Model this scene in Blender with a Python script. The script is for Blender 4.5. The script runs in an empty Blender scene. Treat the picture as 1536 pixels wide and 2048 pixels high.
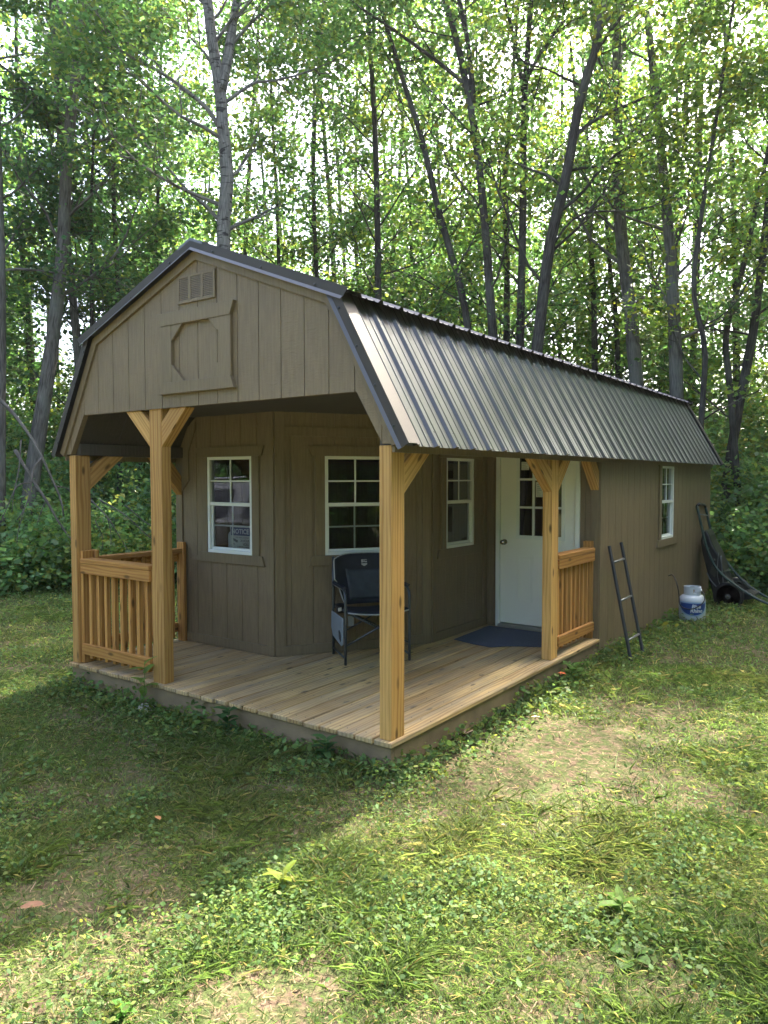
import bpy, math, random
import numpy as np
from mathutils import Vector, Matrix

SC = bpy.context.scene
COL = SC.collection
R = math.radians

# ------------------------------------------------------------------ camera
F_PX, PITCH, ROLL, YAW = 1488.6, -0.0455, -0.0010, 0.6237
CAM = np.array([4.2229, -3.5888, 1.5827])
cam_d = bpy.data.cameras.new('camera')
cam_d.sensor_fit = 'HORIZONTAL'
cam_d.sensor_width = 36.0
cam_d.lens = 36.0 * F_PX / 1536.0
cam_d.clip_start = 0.05
cam_d.clip_end = 2000.0
cam = bpy.data.objects.new('camera', cam_d)
COL.objects.link(cam)
_cy, _sy = math.cos(YAW), math.sin(YAW)
_fw = np.array([-_sy * math.cos(PITCH), _cy * math.cos(PITCH), math.sin(PITCH)])
_rt = np.array([_cy, _sy, 0.0])
_up = np.cross(_rt, _fw)
_c, _s = math.cos(ROLL), math.sin(ROLL)
_r2 = _c * _rt + _s * _up
_u2 = -_s * _rt + _c * _up
M = Matrix(((_r2[0], _u2[0], -_fw[0], CAM[0]), (_r2[1], _u2[1], -_fw[1], CAM[1]),
            (_r2[2], _u2[2], -_fw[2], CAM[2]), (0, 0, 0, 1)))
cam.matrix_world = M
SC.camera = cam

# ------------------------------------------------------------------ sky, sun, exposure
SUN_EL = R(54.2)
SUN_ROT = R(-0.8)
world = bpy.data.worlds.new('World')
SC.world = world
world.use_nodes = True
wn = world.node_tree
sky = wn.nodes.new('ShaderNodeTexSky')
sky.sky_type = 'NISHITA'
sky.sun_disc = False
sky.sun_elevation = SUN_EL
sky.sun_rotation = SUN_ROT
sky.air_density = 0.75
sky.dust_density = 6.0
sky.ozone_density = 1.0
bg = wn.nodes['Background']
bg.inputs['Strength'].default_value = 0.15
wn.links.new(sky.outputs[0], bg.inputs['Color'])
sun_d = bpy.data.lights.new('sun', 'SUN')
sun_d.energy = 3.6
sun_d.angle = R(0.55)
sun_d.color = (1.0, 0.92, 0.78)
sun = bpy.data.objects.new('sun', sun_d)
COL.objects.link(sun)
S_DIR = Vector((math.sin(SUN_ROT) * math.cos(SUN_EL), math.cos(SUN_ROT) * math.cos(SUN_EL), math.sin(SUN_EL)))
sun.rotation_euler = S_DIR.to_track_quat('Z', 'Y').to_euler()
sun.location = (0, 0, 40)
SC.view_settings.view_transform = 'Standard'
SC.view_settings.look = 'None'
SC.view_settings.exposure = 2.9
SC.view_settings.gamma = 1.0
SC.cycles.use_denoising = True
SC.cycles.max_bounces = 10
SC.cycles.diffuse_bounces = 5
SC.cycles.transparent_max_bounces = 12
SC.cycles.sample_clamp_indirect = 1.2


def pix_ray(u, v):
    return _fw + _r2 * (u - 768.0) / F_PX - _u2 * (v - 1024.0) / F_PX


def at(u, v, D):
    """World point seen at photo pixel (u, v), D metres away measured along the ground."""
    d = pix_ray(u, v)
    return CAM + d * (D / math.hypot(d[0], d[1]))


# ------------------------------------------------------------------ ground height
def gz(x, y):
    x = np.asarray(x, float)
    y = np.asarray(y, float)
    z = -0.215 + 0.004 * np.clip(y - 2.0, 0, 9) + 0.006 * np.clip(-x - 1.5, 0, 10)
    z = z + 0.014 * np.sin(1.7 * x + 0.6 * y) * np.sin(1.3 * y - 0.4 * x + 1.0) + 0.007 * np.sin(4.1 * x + 1.1) * np.sin(3.7 * y + 0.3)
    z = z - 0.05 * np.clip((-y - 1.2) / 3.0, 0, 1)
    far = np.clip((np.hypot(x, y - 2) - 14) / 40, 0, 1)
    return z * (1 - 0.6 * far)


# ------------------------------------------------------------------ materials
def new_mat(name):
    m = bpy.data.materials.new(name)
    m.use_nodes = True
    nt = m.node_tree
    return m, nt, nt.nodes['Principled BSDF'], nt.nodes['Material Output']


def N(nt, kind, **kw):
    n = nt.nodes.new('ShaderNode' + kind)
    for k, v in kw.items():
        if k in n.inputs:
            n.inputs[k].default_value = v
        else:
            setattr(n, k, v)
    return n


def ramp(nt, stops):
    n = nt.nodes.new('ShaderNodeValToRGB')
    e = n.color_ramp.elements
    while len(e) < len(stops):
        e.new(0.5)
    for i, (p, c) in enumerate(stops):
        e[i].position = p
        e[i].color = (c[0], c[1], c[2], 1.0) if len(c) == 3 else c
    return n


def mapping(nt, coord='Object', scale=(1, 1, 1)):
    tc = nt.nodes.new('ShaderNodeTexCoord')
    mp = nt.nodes.new('ShaderNodeMapping')
    mp.inputs['Scale'].default_value = scale
    nt.links.new(tc.outputs[coord], mp.inputs['Vector'])
    return mp


def mix_rgb(nt, a, b, fac, mode='MIX'):
    n = nt.nodes.new('ShaderNodeMix')
    n.data_type = 'RGBA'
    n.blend_type = mode
    for sock, val in ((n.inputs[0], fac), (n.inputs[6], a), (n.inputs[7], b)):
        if hasattr(val, 'links'):
            nt.links.new(val, sock)
        elif isinstance(val, (int, float)):
            sock.default_value = val
        else:
            sock.default_value = (val[0], val[1], val[2], 1.0)
    return n.outputs[2]


def plain(name, col, rough=0.6, metal=0.0, spec=0.5, var=0.12, scale=6.0, bump=0.0, coat=0.0):
    m, nt, b, o = new_mat(name)
    mp = mapping(nt, 'Object', (scale, scale, scale))
    nz = N(nt, 'TexNoise', Scale=1.0, Detail=5.0)
    nt.links.new(mp.outputs[0], nz.inputs['Vector'])
    r = ramp(nt, [(0.25, [c * (1 - var) for c in col]), (0.75, [min(1, c * (1 + var)) for c in col])])
    nt.links.new(nz.outputs['Fac'], r.inputs[0])
    nt.links.new(r.outputs[0], b.inputs['Base Color'])
    b.inputs['Roughness'].default_value = rough
    b.inputs['Metallic'].default_value = metal
    b.inputs['Specular IOR Level'].default_value = spec
    b.inputs['Coat Weight'].default_value = coat
    if bump:
        nz2 = N(nt, 'TexNoise', Scale=12.0, Detail=4.0)
        nt.links.new(mp.outputs[0], nz2.inputs['Vector'])
        bp = N(nt, 'Bump', Strength=bump, Distance=0.01)
        nt.links.new(nz2.outputs['Fac'], bp.inputs['Height'])
        nt.links.new(bp.outputs[0], b.inputs['Normal'])
    return m


def siding_mat(name, col, trim=False):
    m, nt, b, o = new_mat(name)
    mp = mapping(nt, 'Object', (1, 1, 1))
    big = N(nt, 'TexNoise', Scale=1.3, Detail=6.0)
    nt.links.new(mp.outputs[0], big.inputs['Vector'])
    mp2 = mapping(nt, 'Object', (16, 16, 70))
    gr = N(nt, 'TexNoise', Scale=1.0, Detail=4.0, Distortion=1.2)
    nt.links.new(mp2.outputs[0], gr.inputs['Vector'])
    mp3 = mapping(nt, 'Object', (60, 60, 5))
    gv = N(nt, 'TexNoise', Scale=1.0, Detail=3.0)
    nt.links.new(mp3.outputs[0], gv.inputs['Vector'])
    r = ramp(nt, [(0.3, [c * 0.88 for c in col]), (0.7, [c * 1.1 for c in col])])
    nt.links.new(big.outputs['Fac'], r.inputs[0])
    r2 = ramp(nt, [(0.34, (0.88, 0.88, 0.88)), (0.66, (1.08, 1.08, 1.07))])
    nt.links.new(gv.outputs['Fac'], r2.inputs[0])
    c1 = mix_rgb(nt, r.outputs[0], r2.outputs[0], 1.0, 'MULTIPLY')
    nt.links.new(c1, b.inputs['Base Color'])
    b.inputs['Roughness'].default_value = 0.55
    b.inputs['Specular IOR Level'].default_value = 0.35
    h = nt.nodes.new('ShaderNodeMath')
    h.operation = 'ADD'
    nt.links.new((gv if trim else gr).outputs['Fac'], h.inputs[0])
    nt.links.new(gv.outputs['Fac'], h.inputs[1])
    bp = N(nt, 'Bump', Strength=0.8 if not trim else 0.4, Distance=0.005)
    nt.links.new(h.outputs[0], bp.inputs['Height'])
    nt.links.new(bp.outputs[0], b.inputs['Normal'])
    return m


def wood_mat(name, light, dark, knots=True, weather=0.0, rough=0.65):
    """Sawn softwood. The UV map runs along the grain in u and across it in v."""
    m, nt, b, o = new_mat(name)
    mp = mapping(nt, 'UV', (0.9, 22, 1))
    n1 = N(nt, 'TexNoise', Scale=1.0, Detail=4.0, Distortion=0.6)
    nt.links.new(mp.outputs[0], n1.inputs['Vector'])
    mp2 = mapping(nt, 'UV', (0.75, 5.0, 1))
    w = N(nt, 'TexWave', Scale=2.0, Distortion=9.0, Detail=2.5)
    w.inputs['Detail Scale'].default_value = 0.7
    w.bands_direction = 'Y'
    nt.links.new(mp2.outputs[0], w.inputs['Vector'])
    mp3 = mapping(nt, 'UV', (4, 240, 1))
    n3 = N(nt, 'TexNoise', Scale=1.0, Detail=2.0)
    nt.links.new(mp3.outputs[0], n3.inputs['Vector'])
    mp5 = mapping(nt, 'UV', (0.7, 3.0, 1))
    n5 = N(nt, 'TexNoise', Scale=1.0, Detail=3.0)
    nt.links.new(mp5.outputs[0], n5.inputs['Vector'])
    r1 = ramp(nt, [(0.25, dark), (0.62, light)])
    a = nt.nodes.new('ShaderNodeMath')
    a.operation = 'MULTIPLY_ADD'
    nt.links.new(w.outputs['Fac'], a.inputs[0])
    a.inputs[1].default_value = 0.42
    nt.links.new(n1.outputs['Fac'], a.inputs[2])
    s = nt.nodes.new('ShaderNodeMath')
    s.operation = 'SUBTRACT'
    nt.links.new(a.outputs[0], s.inputs[0])
    s.inputs[1].default_value = 0.18
    nt.links.new(s.outputs[0], r1.inputs[0])
    r5 = ramp(nt, [(0.3, (0.78, 0.76, 0.74)), (0.7, (1.12, 1.1, 1.08))])
    nt.links.new(n5.outputs['Fac'], r5.inputs[0])
    c = mix_rgb(nt, r1.outputs[0], r5.outputs[0], 1.0, 'MULTIPLY')
    r3 = ramp(nt, [(0.3, (0.84, 0.82, 0.8)), (0.6, (1.05, 1.05, 1.05))])
    nt.links.new(n3.outputs['Fac'], r3.inputs[0])
    c = mix_rgb(nt, c, r3.outputs[0], 1.0, 'MULTIPLY')
    mpv = mapping(nt, 'UV', (0.09, 0.09, 1))
    nv = N(nt, 'TexNoise', Scale=1.0, Detail=0.0)
    nt.links.new(mpv.outputs[0], nv.inputs['Vector'])
    rv = ramp(nt, [(0.3, (0.74, 0.70, 0.66)), (0.7, (1.16, 1.17, 1.2))])
    nt.links.new(nv.outputs['Fac'], rv.inputs[0])
    c = mix_rgb(nt, c, rv.outputs[0], 1.0, 'MULTIPLY')
    if knots:
        mpk = mapping(nt, 'UV', (2.6, 7.0, 1))
        vo = N(nt, 'TexVoronoi', Scale=1.0)
        vo.voronoi_dimensions = '2D'
        vo.inputs['Randomness'].default_value = 1.0
        nt.links.new(mpk.outputs[0], vo.inputs['Vector'])
        rk = ramp(nt, [(0.0, (1, 1, 1)), (0.06, (0.85, 0.85, 0.85)), (0.13, (0.0, 0.0, 0.0))])
        nt.links.new(vo.outputs['Distance'], rk.inputs[0])
        sel = ramp(nt, [(0.5, (0, 0, 0)), (0.55, (1, 1, 1))])
        nt.links.new(vo.outputs['Color'], sel.inputs[0])
        kf = mix_rgb(nt, rk.outputs[0], sel.outputs[0], 1.0, 'MULTIPLY')
        c = mix_rgb(nt, c, [d * 0.28 for d in dark], kf)
    if weather:
        mpw = mapping(nt, 'UV', (1.1, 9, 1))
        nw = N(nt, 'TexNoise', Scale=1.0, Detail=6.0)
        nt.links.new(mpw.outputs[0], nw.inputs['Vector'])
        rw = ramp(nt, [(0.42, (0, 0, 0)), (0.62, (weather, weather, weather))])
        nt.links.new(nw.outputs['Fac'], rw.inputs[0])
        c = mix_rgb(nt, c, (0.23, 0.205, 0.155), rw.outputs[0])
        mpd = mapping(nt, 'Object', (1.1, 1.1, 1.1))
        nd = N(nt, 'TexNoise', Scale=1.0, Detail=5.0)
        nt.links.new(mpd.outputs[0], nd.inputs['Vector'])
        rd = ramp(nt, [(0.3, (0.62, 0.58, 0.54)), (0.55, (1.0, 1.0, 1.0))])
        nt.links.new(nd.outputs['Fac'], rd.inputs[0])
        c = mix_rgb(nt, c, rd.outputs[0], 1.0, 'MULTIPLY')
    nt.links.new(c, b.inputs['Base Color'])
    b.inputs['Roughness'].default_value = rough
    b.inputs['Specular IOR Level'].default_value = 0.3
    bp = N(nt, 'Bump', Strength=0.35, Distance=0.002)
    nt.links.new(s.outputs[0], bp.inputs['Height'])
    nt.links.new(bp.outputs[0], b.inputs['Normal'])
    return m


def metal_roof_mat():
    m, nt, b, o = new_mat('brown_roof_steel')
    mp = mapping(nt, 'Object', (0.8, 3, 0.8))
    nz = N(nt, 'TexNoise', Scale=1.0, Detail=4.0)
    nt.links.new(mp.outputs[0], nz.inputs['Vector'])
    r = ramp(nt, [(0.3, (0.042, 0.042, 0.043)), (0.7, (0.054, 0.054, 0.055))])
    nt.links.new(nz.outputs['Fac'], r.inputs[0])
    nt.links.new(r.outputs[0], b.inputs['Base Color'])
    b.inputs['Roughness'].default_value = 0.28
    b.inputs['Metallic'].default_value = 0.0
    b.inputs['Specular IOR Level'].default_value = 0.6
    b.inputs['Coat Weight'].default_value = 0.35
    b.inputs['Coat Roughness'].default_value = 0.14
    mpb = mapping(nt, 'Object', (2.0, 5, 2.0))
    nb = N(nt, 'TexNoise', Scale=1.0, Detail=1.0)
    nt.links.new(mpb.outputs[0], nb.inputs['Vector'])
    bp = N(nt, 'Bump', Strength=0.12, Distance=0.02)
    nt.links.new(nb.outputs['Fac'], bp.inputs['Height'])
    nt.links.new(bp.outputs[0], b.inputs['Normal'])
    return m


def glass_mat(name, tint=(0.72, 0.76, 0.78), ior=1.75):
    m, nt, b, o = new_mat(name)
    nt.nodes.remove(b)
    t = N(nt, 'BsdfTransparent')
    t.inputs['Color'].default_value = (*tint, 1)
    g = N(nt, 'BsdfGlossy')
    g.inputs['Color'].default_value = (0.95, 0.97, 1.0, 1)
    g.inputs['Roughness'].default_value = 0.0
    f = N(nt, 'Fresnel', IOR=ior)
    mpb = mapping(nt, 'Object', (2.2, 2.2, 2.2))
    nb = N(nt, 'TexNoise', Scale=1.0, Detail=1.0)
    nt.links.new(mpb.outputs[0], nb.inputs['Vector'])
    bp = N(nt, 'Bump', Strength=0.02, Distance=0.05)
    nt.links.new(nb.outputs['Fac'], bp.inputs['Height'])
    nt.links.new(bp.outputs[0], g.inputs['Normal'])
    x = N(nt, 'MixShader')
    nt.links.new(f.outputs[0], x.inputs[0])
    nt.links.new(t.outputs[0], x.inputs[1])
    nt.links.new(g.outputs[0], x.inputs[2])
    nt.links.new(x.outputs[0], o.inputs['Surface'])
    return m


def leaf_mat(name, base, trans, tfac=0.45, rough=0.5, spec=0.35):
    """Leaf colour is varied per leaf by the point attribute 'tint'."""
    m, nt, b, o = new_mat(name)
    at_ = N(nt, 'Attribute')
    at_.attribute_name = 'tint'
    c1 = mix_rgb(nt, base, at_.outputs['Color'], 1.0, 'MULTIPLY')
    c2 = mix_rgb(nt, trans, at_.outputs['Color'], 1.0, 'MULTIPLY')
    nt.links.new(c1, b.inputs['Base Color'])
    b.inputs['Roughness'].default_value = rough
    b.inputs['Specular IOR Level'].default_value = spec
    t = N(nt, 'BsdfTranslucent')
    nt.links.new(c2, t.inputs['Color'])
    x = N(nt, 'MixShader')
    x.inputs[0].default_value = tfac
    nt.links.new(b.outputs[0], x.inputs[1])
    nt.links.new(t.outputs[0], x.inputs[2])
    nt.links.new(x.outputs[0], o.inputs['Surface'])
    return m


def bark_mat(name, light, dark, bands=0.0, lichen=0.3):
    m, nt, b, o = new_mat(name)
    mp = mapping(nt, 'UV', (1, 1, 1))
    mp.inputs['Scale'].default_value = (3.0, 14.0, 1)
    n1 = N(nt, 'TexNoise', Scale=1.6, Detail=7.0, Distortion=0.5)
    nt.links.new(mp.outputs[0], n1.inputs['Vector'])
    mo = mapping(nt, 'Object', (2.2, 2.2, 1.6))
    n2 = N(nt, 'TexNoise', Scale=1.0, Detail=5.0)
    nt.links.new(mo.outputs[0], n2.inputs['Vector'])
    r1 = ramp(nt, [(0.32, dark), (0.66, light)])
    nt.links.new(n1.outputs['Fac'], r1.inputs[0])
    r2 = ramp(nt, [(0.45, (0, 0, 0)), (0.62, (lichen, lichen, lichen))])
    nt.links.new(n2.outputs['Fac'], r2.inputs[0])
    c = mix_rgb(nt, r1.outputs[0], (0.2, 0.205, 0.18), r2.outputs[0])
    if bands:
        mb = mapping(nt, 'UV', (9.0, 1.2, 1))
        n3 = N(nt, 'TexNoise', Scale=1.6, Detail=4.0, Distortion=1.0)
        nt.links.new(mb.outputs[0], n3.inputs['Vector'])
        r3 = ramp(nt, [(0.36, (bands, bands, bands)), (0.46, (0, 0, 0))])
        nt.links.new(n3.outputs['Fac'], r3.inputs[0])
        c = mix_rgb(nt, c, (0.025, 0.022, 0.02), r3.outputs[0])
    nt.links.new(c, b.inputs['Base Color'])
    b.inputs['Roughness'].default_value = 0.9
    b.inputs['Specular IOR Level'].default_value = 0.15
    bp = N(nt, 'Bump', Strength=0.7, Distance=0.02)
    nt.links.new(n1.outputs['Fac'], bp.inputs['Height'])
    nt.links.new(bp.outputs[0], b.inputs['Normal'])
    return m


def ground_mat():
    m, nt, b, o = new_mat('lawn_soil')
    mp = mapping(nt, 'Object', (1, 1, 1))
    n1 = N(nt, 'TexNoise', Scale=0.9, Detail=8.0, Roughness=0.6)
    n2 = N(nt, 'TexNoise', Scale=14.0, Detail=6.0, Roughness=0.7)
    n3 = N(nt, 'TexNoise', Scale=60.0, Detail=4.0)
    for n in (n1, n2, n3):
        nt.links.new(mp.outputs[0], n.inputs['Vector'])
    r1 = ramp(nt, [(0.35, (0.085, 0.060, 0.040)), (0.55, (0.145, 0.103, 0.070)), (0.72, (0.20, 0.145, 0.098))])
    nt.links.new(n1.outputs['Fac'], r1.inputs[0])
    r2 = ramp(nt, [(0.38, (0, 0, 0)), (0.56, (0.9, 0.9, 0.9))])
    nt.links.new(n2.outputs['Fac'], r2.inputs[0])
    c = mix_rgb(nt, r1.outputs[0], (0.06, 0.085, 0.026), r2.outputs[0])
    r3 = ramp(nt, [(0.3, (0.6, 0.6, 0.6)), (0.7, (1.3, 1.3, 1.3))])
    nt.links.new(n3.outputs['Fac'], r3.inputs[0])
    c = mix_rgb(nt, c, r3.outputs[0], 1.0, 'MULTIPLY')
    nt.links.new(c, b.inputs['Base Color'])
    b.inputs['Roughness'].default_value = 0.95
    b.inputs['Specular IOR Level'].default_value = 0.1
    bp = N(nt, 'Bump', Strength=0.9, Distance=0.03)
    nt.links.new(n2.outputs['Fac'], bp.inputs['Height'])
    nt.links.new(bp.outputs[0], b.inputs['Normal'])
    return m


PAINT = siding_mat('clay_siding', (0.186, 0.136, 0.078))
TRIM = siding_mat('clay_trim', (0.176, 0.131, 0.075), trim=True)
PINE = wood_mat('treated_pine', (0.55, 0.325, 0.108), (0.37, 0.195, 0.052))
RAILW = wood_mat('stained_rail_pine', (0.54, 0.285, 0.080), (0.36, 0.168, 0.038))
DECKW = wood_mat('weathered_deck_pine', (0.54, 0.395, 0.185), (0.31, 0.205, 0.088), weather=0.55)
SKIRTW = plain('painted_skirt', (0.20, 0.143, 0.082), 0.7, var=0.25, bump=0.2)
ROOF = metal_roof_mat()
RAKE = plain('rake_trim_steel', (0.050, 0.043, 0.038), 0.55, spec=0.3, var=0.06)
HEM = plain('skylit_trim_hem', (0.085, 0.082, 0.085), 0.4, spec=0.5, var=0.05, coat=0.2)  # same folded trim as the rake; sky light put into this paler, bluer colour
DARKMETAL = plain('dark_screw', (0.02, 0.02, 0.02), 0.4, var=0.1)
WHITE = plain('white_vinyl', (0.74, 0.75, 0.70), 0.35, var=0.03)
DOORW = plain('white_door_paint', (0.80, 0.78, 0.70), 0.45, var=0.04, scale=2.5)
GLASS = glass_mat('window_glass')
INTERIOR = plain('interior_osb', (0.05, 0.04, 0.03), 0.9, var=0.3)
SOFFIT = siding_mat('shaded_soffit', (0.062, 0.053, 0.043), trim=True)  # porch ceiling's shade is put into this darker colour; header beams share it
NICKEL = plain('satin_nickel', (0.42, 0.4, 0.37), 0.25, metal=1.0)


# ------------------------------------------------------------------ mesh building
class MB:
    def __init__(self):
        self.v, self.f, self.uv, self.m = [], [], [], []
        self.rng = random.Random(7)

    def face(self, pts, uvs=None, mat=0):
        i = len(self.v)
        self.v += [tuple(p) for p in pts]
        self.f.append(tuple(range(i, i + len(pts))))
        self.uv.append(uvs or [(0, 0)] * len(pts))
        self.m.append(mat)

    def box(self, o, a, b, c, mat=0, uo=None):
        """Box from corner o with edge vectors a, b, c; a is the grain direction."""
        o, a, b, c = (Vector(x) for x in (o, a, b, c))
        if a.cross(b).dot(c) < 0:
            o, b = o + b, -b
        u0, v0 = uo or (self.rng.uniform(0, 60), self.rng.uniform(0, 60))
        la, lb, lc = a.length, b.length, c.length

        def q(p, e1, e2, l1, l2, du, dv, swap=False):
            uv = [(du, dv), (du + l1, dv), (du + l1, dv + l2), (du, dv + l2)]
            if swap:
                uv = [(du, dv), (du, dv + l1), (du + l2, dv + l1), (du + l2, dv)]
            self.face([p, p + e1, p + e1 + e2, p + e2], uv, mat)
        q(o, b, a, lb, la, u0, v0, True)
        q(o + c, a, b, la, lb, u0, v0 + 0.3)
        q(o, a, c, la, lc, u0, v0 + 0.6)
        q(o + b, c, a, lc, la, u0, v0 + 0.9, True)
        q(o, c, b, lc * 0.3, lb, u0 + 3, v0)
        q(o + a, b, c, lb * 0.3, lc, u0 + 5, v0)

    def prism(self, poly, n, mat=0):
        """Flat polygon (list of points) extruded along vector n."""
        P = [Vector(p) for p in poly]
        n = Vector(n)
        nrm = Vector((0, 0, 0))
        for i in range(len(P)):
            nrm += P[i].cross(P[(i + 1) % len(P)])
        if nrm.dot(n) > 0:
            P = P[::-1]
        ax = (P[1] - P[0]).normalized()
        ay = n.normalized().cross(ax)
        u0, v0 = self.rng.uniform(0, 60), self.rng.uniform(0, 60)
        uv = [((p - P[0]).dot(ax) + u0, (p - P[0]).dot(ay) + v0) for p in P]
        self.face(P, uv, mat)
        self.face([p + n for p in P[::-1]], uv[::-1], mat)
        for i in range(len(P)):
            a, b = P[i], P[(i + 1) % len(P)]
            l = (b - a).length
            self.face([a, a + n, b + n, b], [(u0, v0), (u0, v0 + n.length), (u0 + l, v0 + n.length), (u0 + l, v0)], mat)

    def tube(self, pts, r, sides=8, mat=0, cap=True, wob=0.0):
        P = [Vector(p) for p in pts]
        rr = list(r) if hasattr(r, '__len__') else [r] * len(P)
        rings = []
        ref = None
        length = 0.0
        rng = self.rng
        for i, p in enumerate(P):
            t = (P[min(i + 1, len(P) - 1)] - P[max(i - 1, 0)]).normalized()
            if ref is None:
                ref = Vector((1, 0, 0)) if abs(t.x) < 0.8 else Vector((0, 1, 0))
            ref = (ref - t * ref.dot(t)).normalized()
            bi = t.cross(ref)
            if i:
                length += (p - P[i - 1]).length
            base = len(self.v)
            for k in range(sides):
                a = 2 * math.pi * k / sides
                rad = rr[i] * (1 + (rng.uniform(-wob, wob) if wob else 0))
                self.v.append(tuple(p + (ref * math.cos(a) + bi * math.sin(a)) * rad))
            rings.append((base, length))
        circ = 2 * math.pi * rr[0]
        for i in range(len(rings) - 1):
            (b0, l0), (b1, l1) = rings[i], rings[i + 1]
            for k in range(sides):
                k2 = (k + 1) % sides
                self.f.append((b0 + k, b0 + k2, b1 + k2, b1 + k))
                v0, v1 = circ * k / sides, circ * (k + 1) / sides
                self.uv.append([(l0, v0), (l0, v1), (l1, v1), (l1, v0)])
                self.m.append(mat)
        if cap:
            for (b, l), rev in ((rings[0], True), (rings[-1], False)):
                idx = list(range(b, b + sides))
                self.f.append(tuple(idx[::-1] if rev else idx))
                self.uv.append([(0, 0)] * sides)
                self.m.append(mat)

    def lathe(self, prof, center, axis=(0, 0, 1), sides=24, mat=0):
        """prof: list of (radius, height) from bottom to top."""
        c = Vector(center)
        az = Vector(axis).normalized()
        ax = az.orthogonal().normalized()
        ay = az.cross(ax)
        base = len(self.v)
        for r, h in prof:
            for k in range(sides):
                a = 2 * math.pi * k / sides
                self.v.append(tuple(c + az * h + (ax * math.cos(a) + ay * math.sin(a)) * r))
        for i in range(len(prof) - 1):
            for k in range(sides):
                k2 = (k + 1) % sides
                b0, b1 = base + i * sides, base + (i + 1) * sides
                self.f.append((b0 + k, b0 + k2, b1 + k2, b1 + k))
                self.uv.append([(0, 0)] * 4)
                self.m.append(mat)
        for off, rev in ((0, True), ((len(prof) - 1) * sides, False)):
            idx = [base + off + k for k in range(sides)]
            self.f.append(tuple(idx[::-1] if rev else idx))
            self.uv.append([(0, 0)] * sides)
            self.m.append(mat)

    def build(self, name, mats, parent=None, bevel=0.0, smooth=False, seg=1):
        me = bpy.data.meshes.new(name)
        me.from_pydata(self.v, [], self.f)
        uvl = me.uv_layers.new(name='UVMap')
        flat = [c for face in self.uv for uv in face for c in uv]
        uvl.data.foreach_set('uv', flat)
        for m_ in (mats if isinstance(mats, (list, tuple)) else [mats]):
            me.materials.append(m_)
        me.polygons.foreach_set('material_index', self.m)
        if smooth:
            me.polygons.foreach_set('use_smooth', [True] * len(self.f))
        me.update()
        o = bpy.data.objects.new(name, me)
        COL.objects.link(o)
        if parent is not None:
            o.parent = parent
        if bevel:
            w = o.modifiers.new('weld', 'WELD')
            w.merge_threshold = 0.0005
            b = o.modifiers.new('bevel', 'BEVEL')
            b.width = bevel
            b.segments = seg
            b.limit_method = 'ANGLE'
            b.angle_limit = R(35)
        return o


def tag(o, label=None, cat=None, group=None, kind=None):
    if label:
        o['label'] = label
    if cat:
        o['category'] = cat
    if group:
        o['group'] = group
    if kind:
        o['kind'] = kind
    return o


def thing(name, label, cat, loc=(0, 0, 0), rotz=0.0, group=None):
    o = bpy.data.objects.new(name, None)
    o.empty_display_size = 0.3
    COL.objects.link(o)
    o.location = loc
    o.rotation_euler = (0, 0, rotz)
    return tag(o, label, cat, group)


def keep(o, root):
    """Child built in world coordinates under an unrotated root."""
    o.parent = root
    o.matrix_parent_inverse = Matrix.Translation(-Vector(root.location))
    return o


def frame(P0, d, n):
    P0, d, n = Vector(P0), Vector(d).normalized(), Vector(n).normalized()
    return lambda s, z, o=0.0: P0 + d * s + n * o + Vector((0, 0, z))


def fbox(mb, fr, s0, s1, z0, z1, o0, o1, grain='z', mat=0):
    p = fr(s0, z0, o0)
    S, Z, O = fr(s1, z0, o0) - p, fr(s0, z1, o0) - p, fr(s0, z0, o1) - p
    if grain == 'z':
        mb.box(p, Z, S, O, mat)
    else:
        mb.box(p, S, Z, O, mat)


G = 0.2032


def siding(mb, fr, s0, s1, zb, zt, openings=(), g0=0.0, gap=0.006, depth=0.009, breaks=()):
    """Vertical grooved sheet siding; zb, zt are functions of s; openings are (s0, s1, z0, z1)."""
    cuts = {s0, s1}
    grooves = []
    k = math.ceil((s0 - g0) / G)
    while g0 + k * G < s1:
        g = g0 + k * G
        if s0 + 0.01 < g < s1 - 0.01:
            grooves.append(g)
            cuts |= {g - gap / 2, g + gap / 2}
        k += 1
    for b in breaks:
        if s0 < b < s1:
            cuts.add(b)
    for op in openings:
        cuts |= {max(s0, op[0]), min(s1, op[1])}
    cs = sorted(cuts)
    for a, b in zip(cs, cs[1:]):
        if b - a < 1e-5:
            continue
        mid = (a + b) / 2
        off = -depth if any(abs(mid - g) < gap / 2 for g in grooves) else 0.0
        segs = [[zb, zt]]
        for op in openings:
            if op[0] < mid < op[1]:
                new = []
                for lo, hi in segs:
                    new.append([lo, lambda s, z=op[2]: z])
                    new.append([lambda s, z=op[3]: z, hi])
                segs = new
        for lo, hi in segs:
            if hi(mid) - lo(mid) < 0.002:
                continue
            mb.face([fr(a, lo(a), off), fr(b, lo(b), off), fr(b, hi(b), off), fr(a, hi(a), off)])
        if off == 0.0:
            for s in (a, b):
                if any(abs(s - g) < gap for g in grooves):
                    for lo, hi in segs:
                        mb.face([fr(s, lo(s), 0), fr(s, hi(s), 0), fr(s, hi(s), -depth), fr(s, lo(s), -depth)])


# ================================================================== CABIN
L = 8.258
WX = 1.69
cabin = thing('cabin', 'tan barn roofed cabin with brown metal roof and a wrap around wooden porch', 'cabin', (0, 3.5, -0.2))

S_EAVE, S_KNEE, S_PEAK = (1.74, 1.785), (1.235, 2.690), (0.0, 3.172)


def seg_pt(p, q, x):
    t = (x - p[0]) / (q[0] - p[0])
    return p[1] + (q[1] - p[1]) * t


def gam(x, d=0.0):
    """Height of the gambrel line at |x|."""
    x = abs(x)
    if x <= S_KNEE[0]:
        return seg_pt(S_PEAK, S_KNEE, x)
    return seg_pt(S_KNEE, S_EAVE, x)


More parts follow.
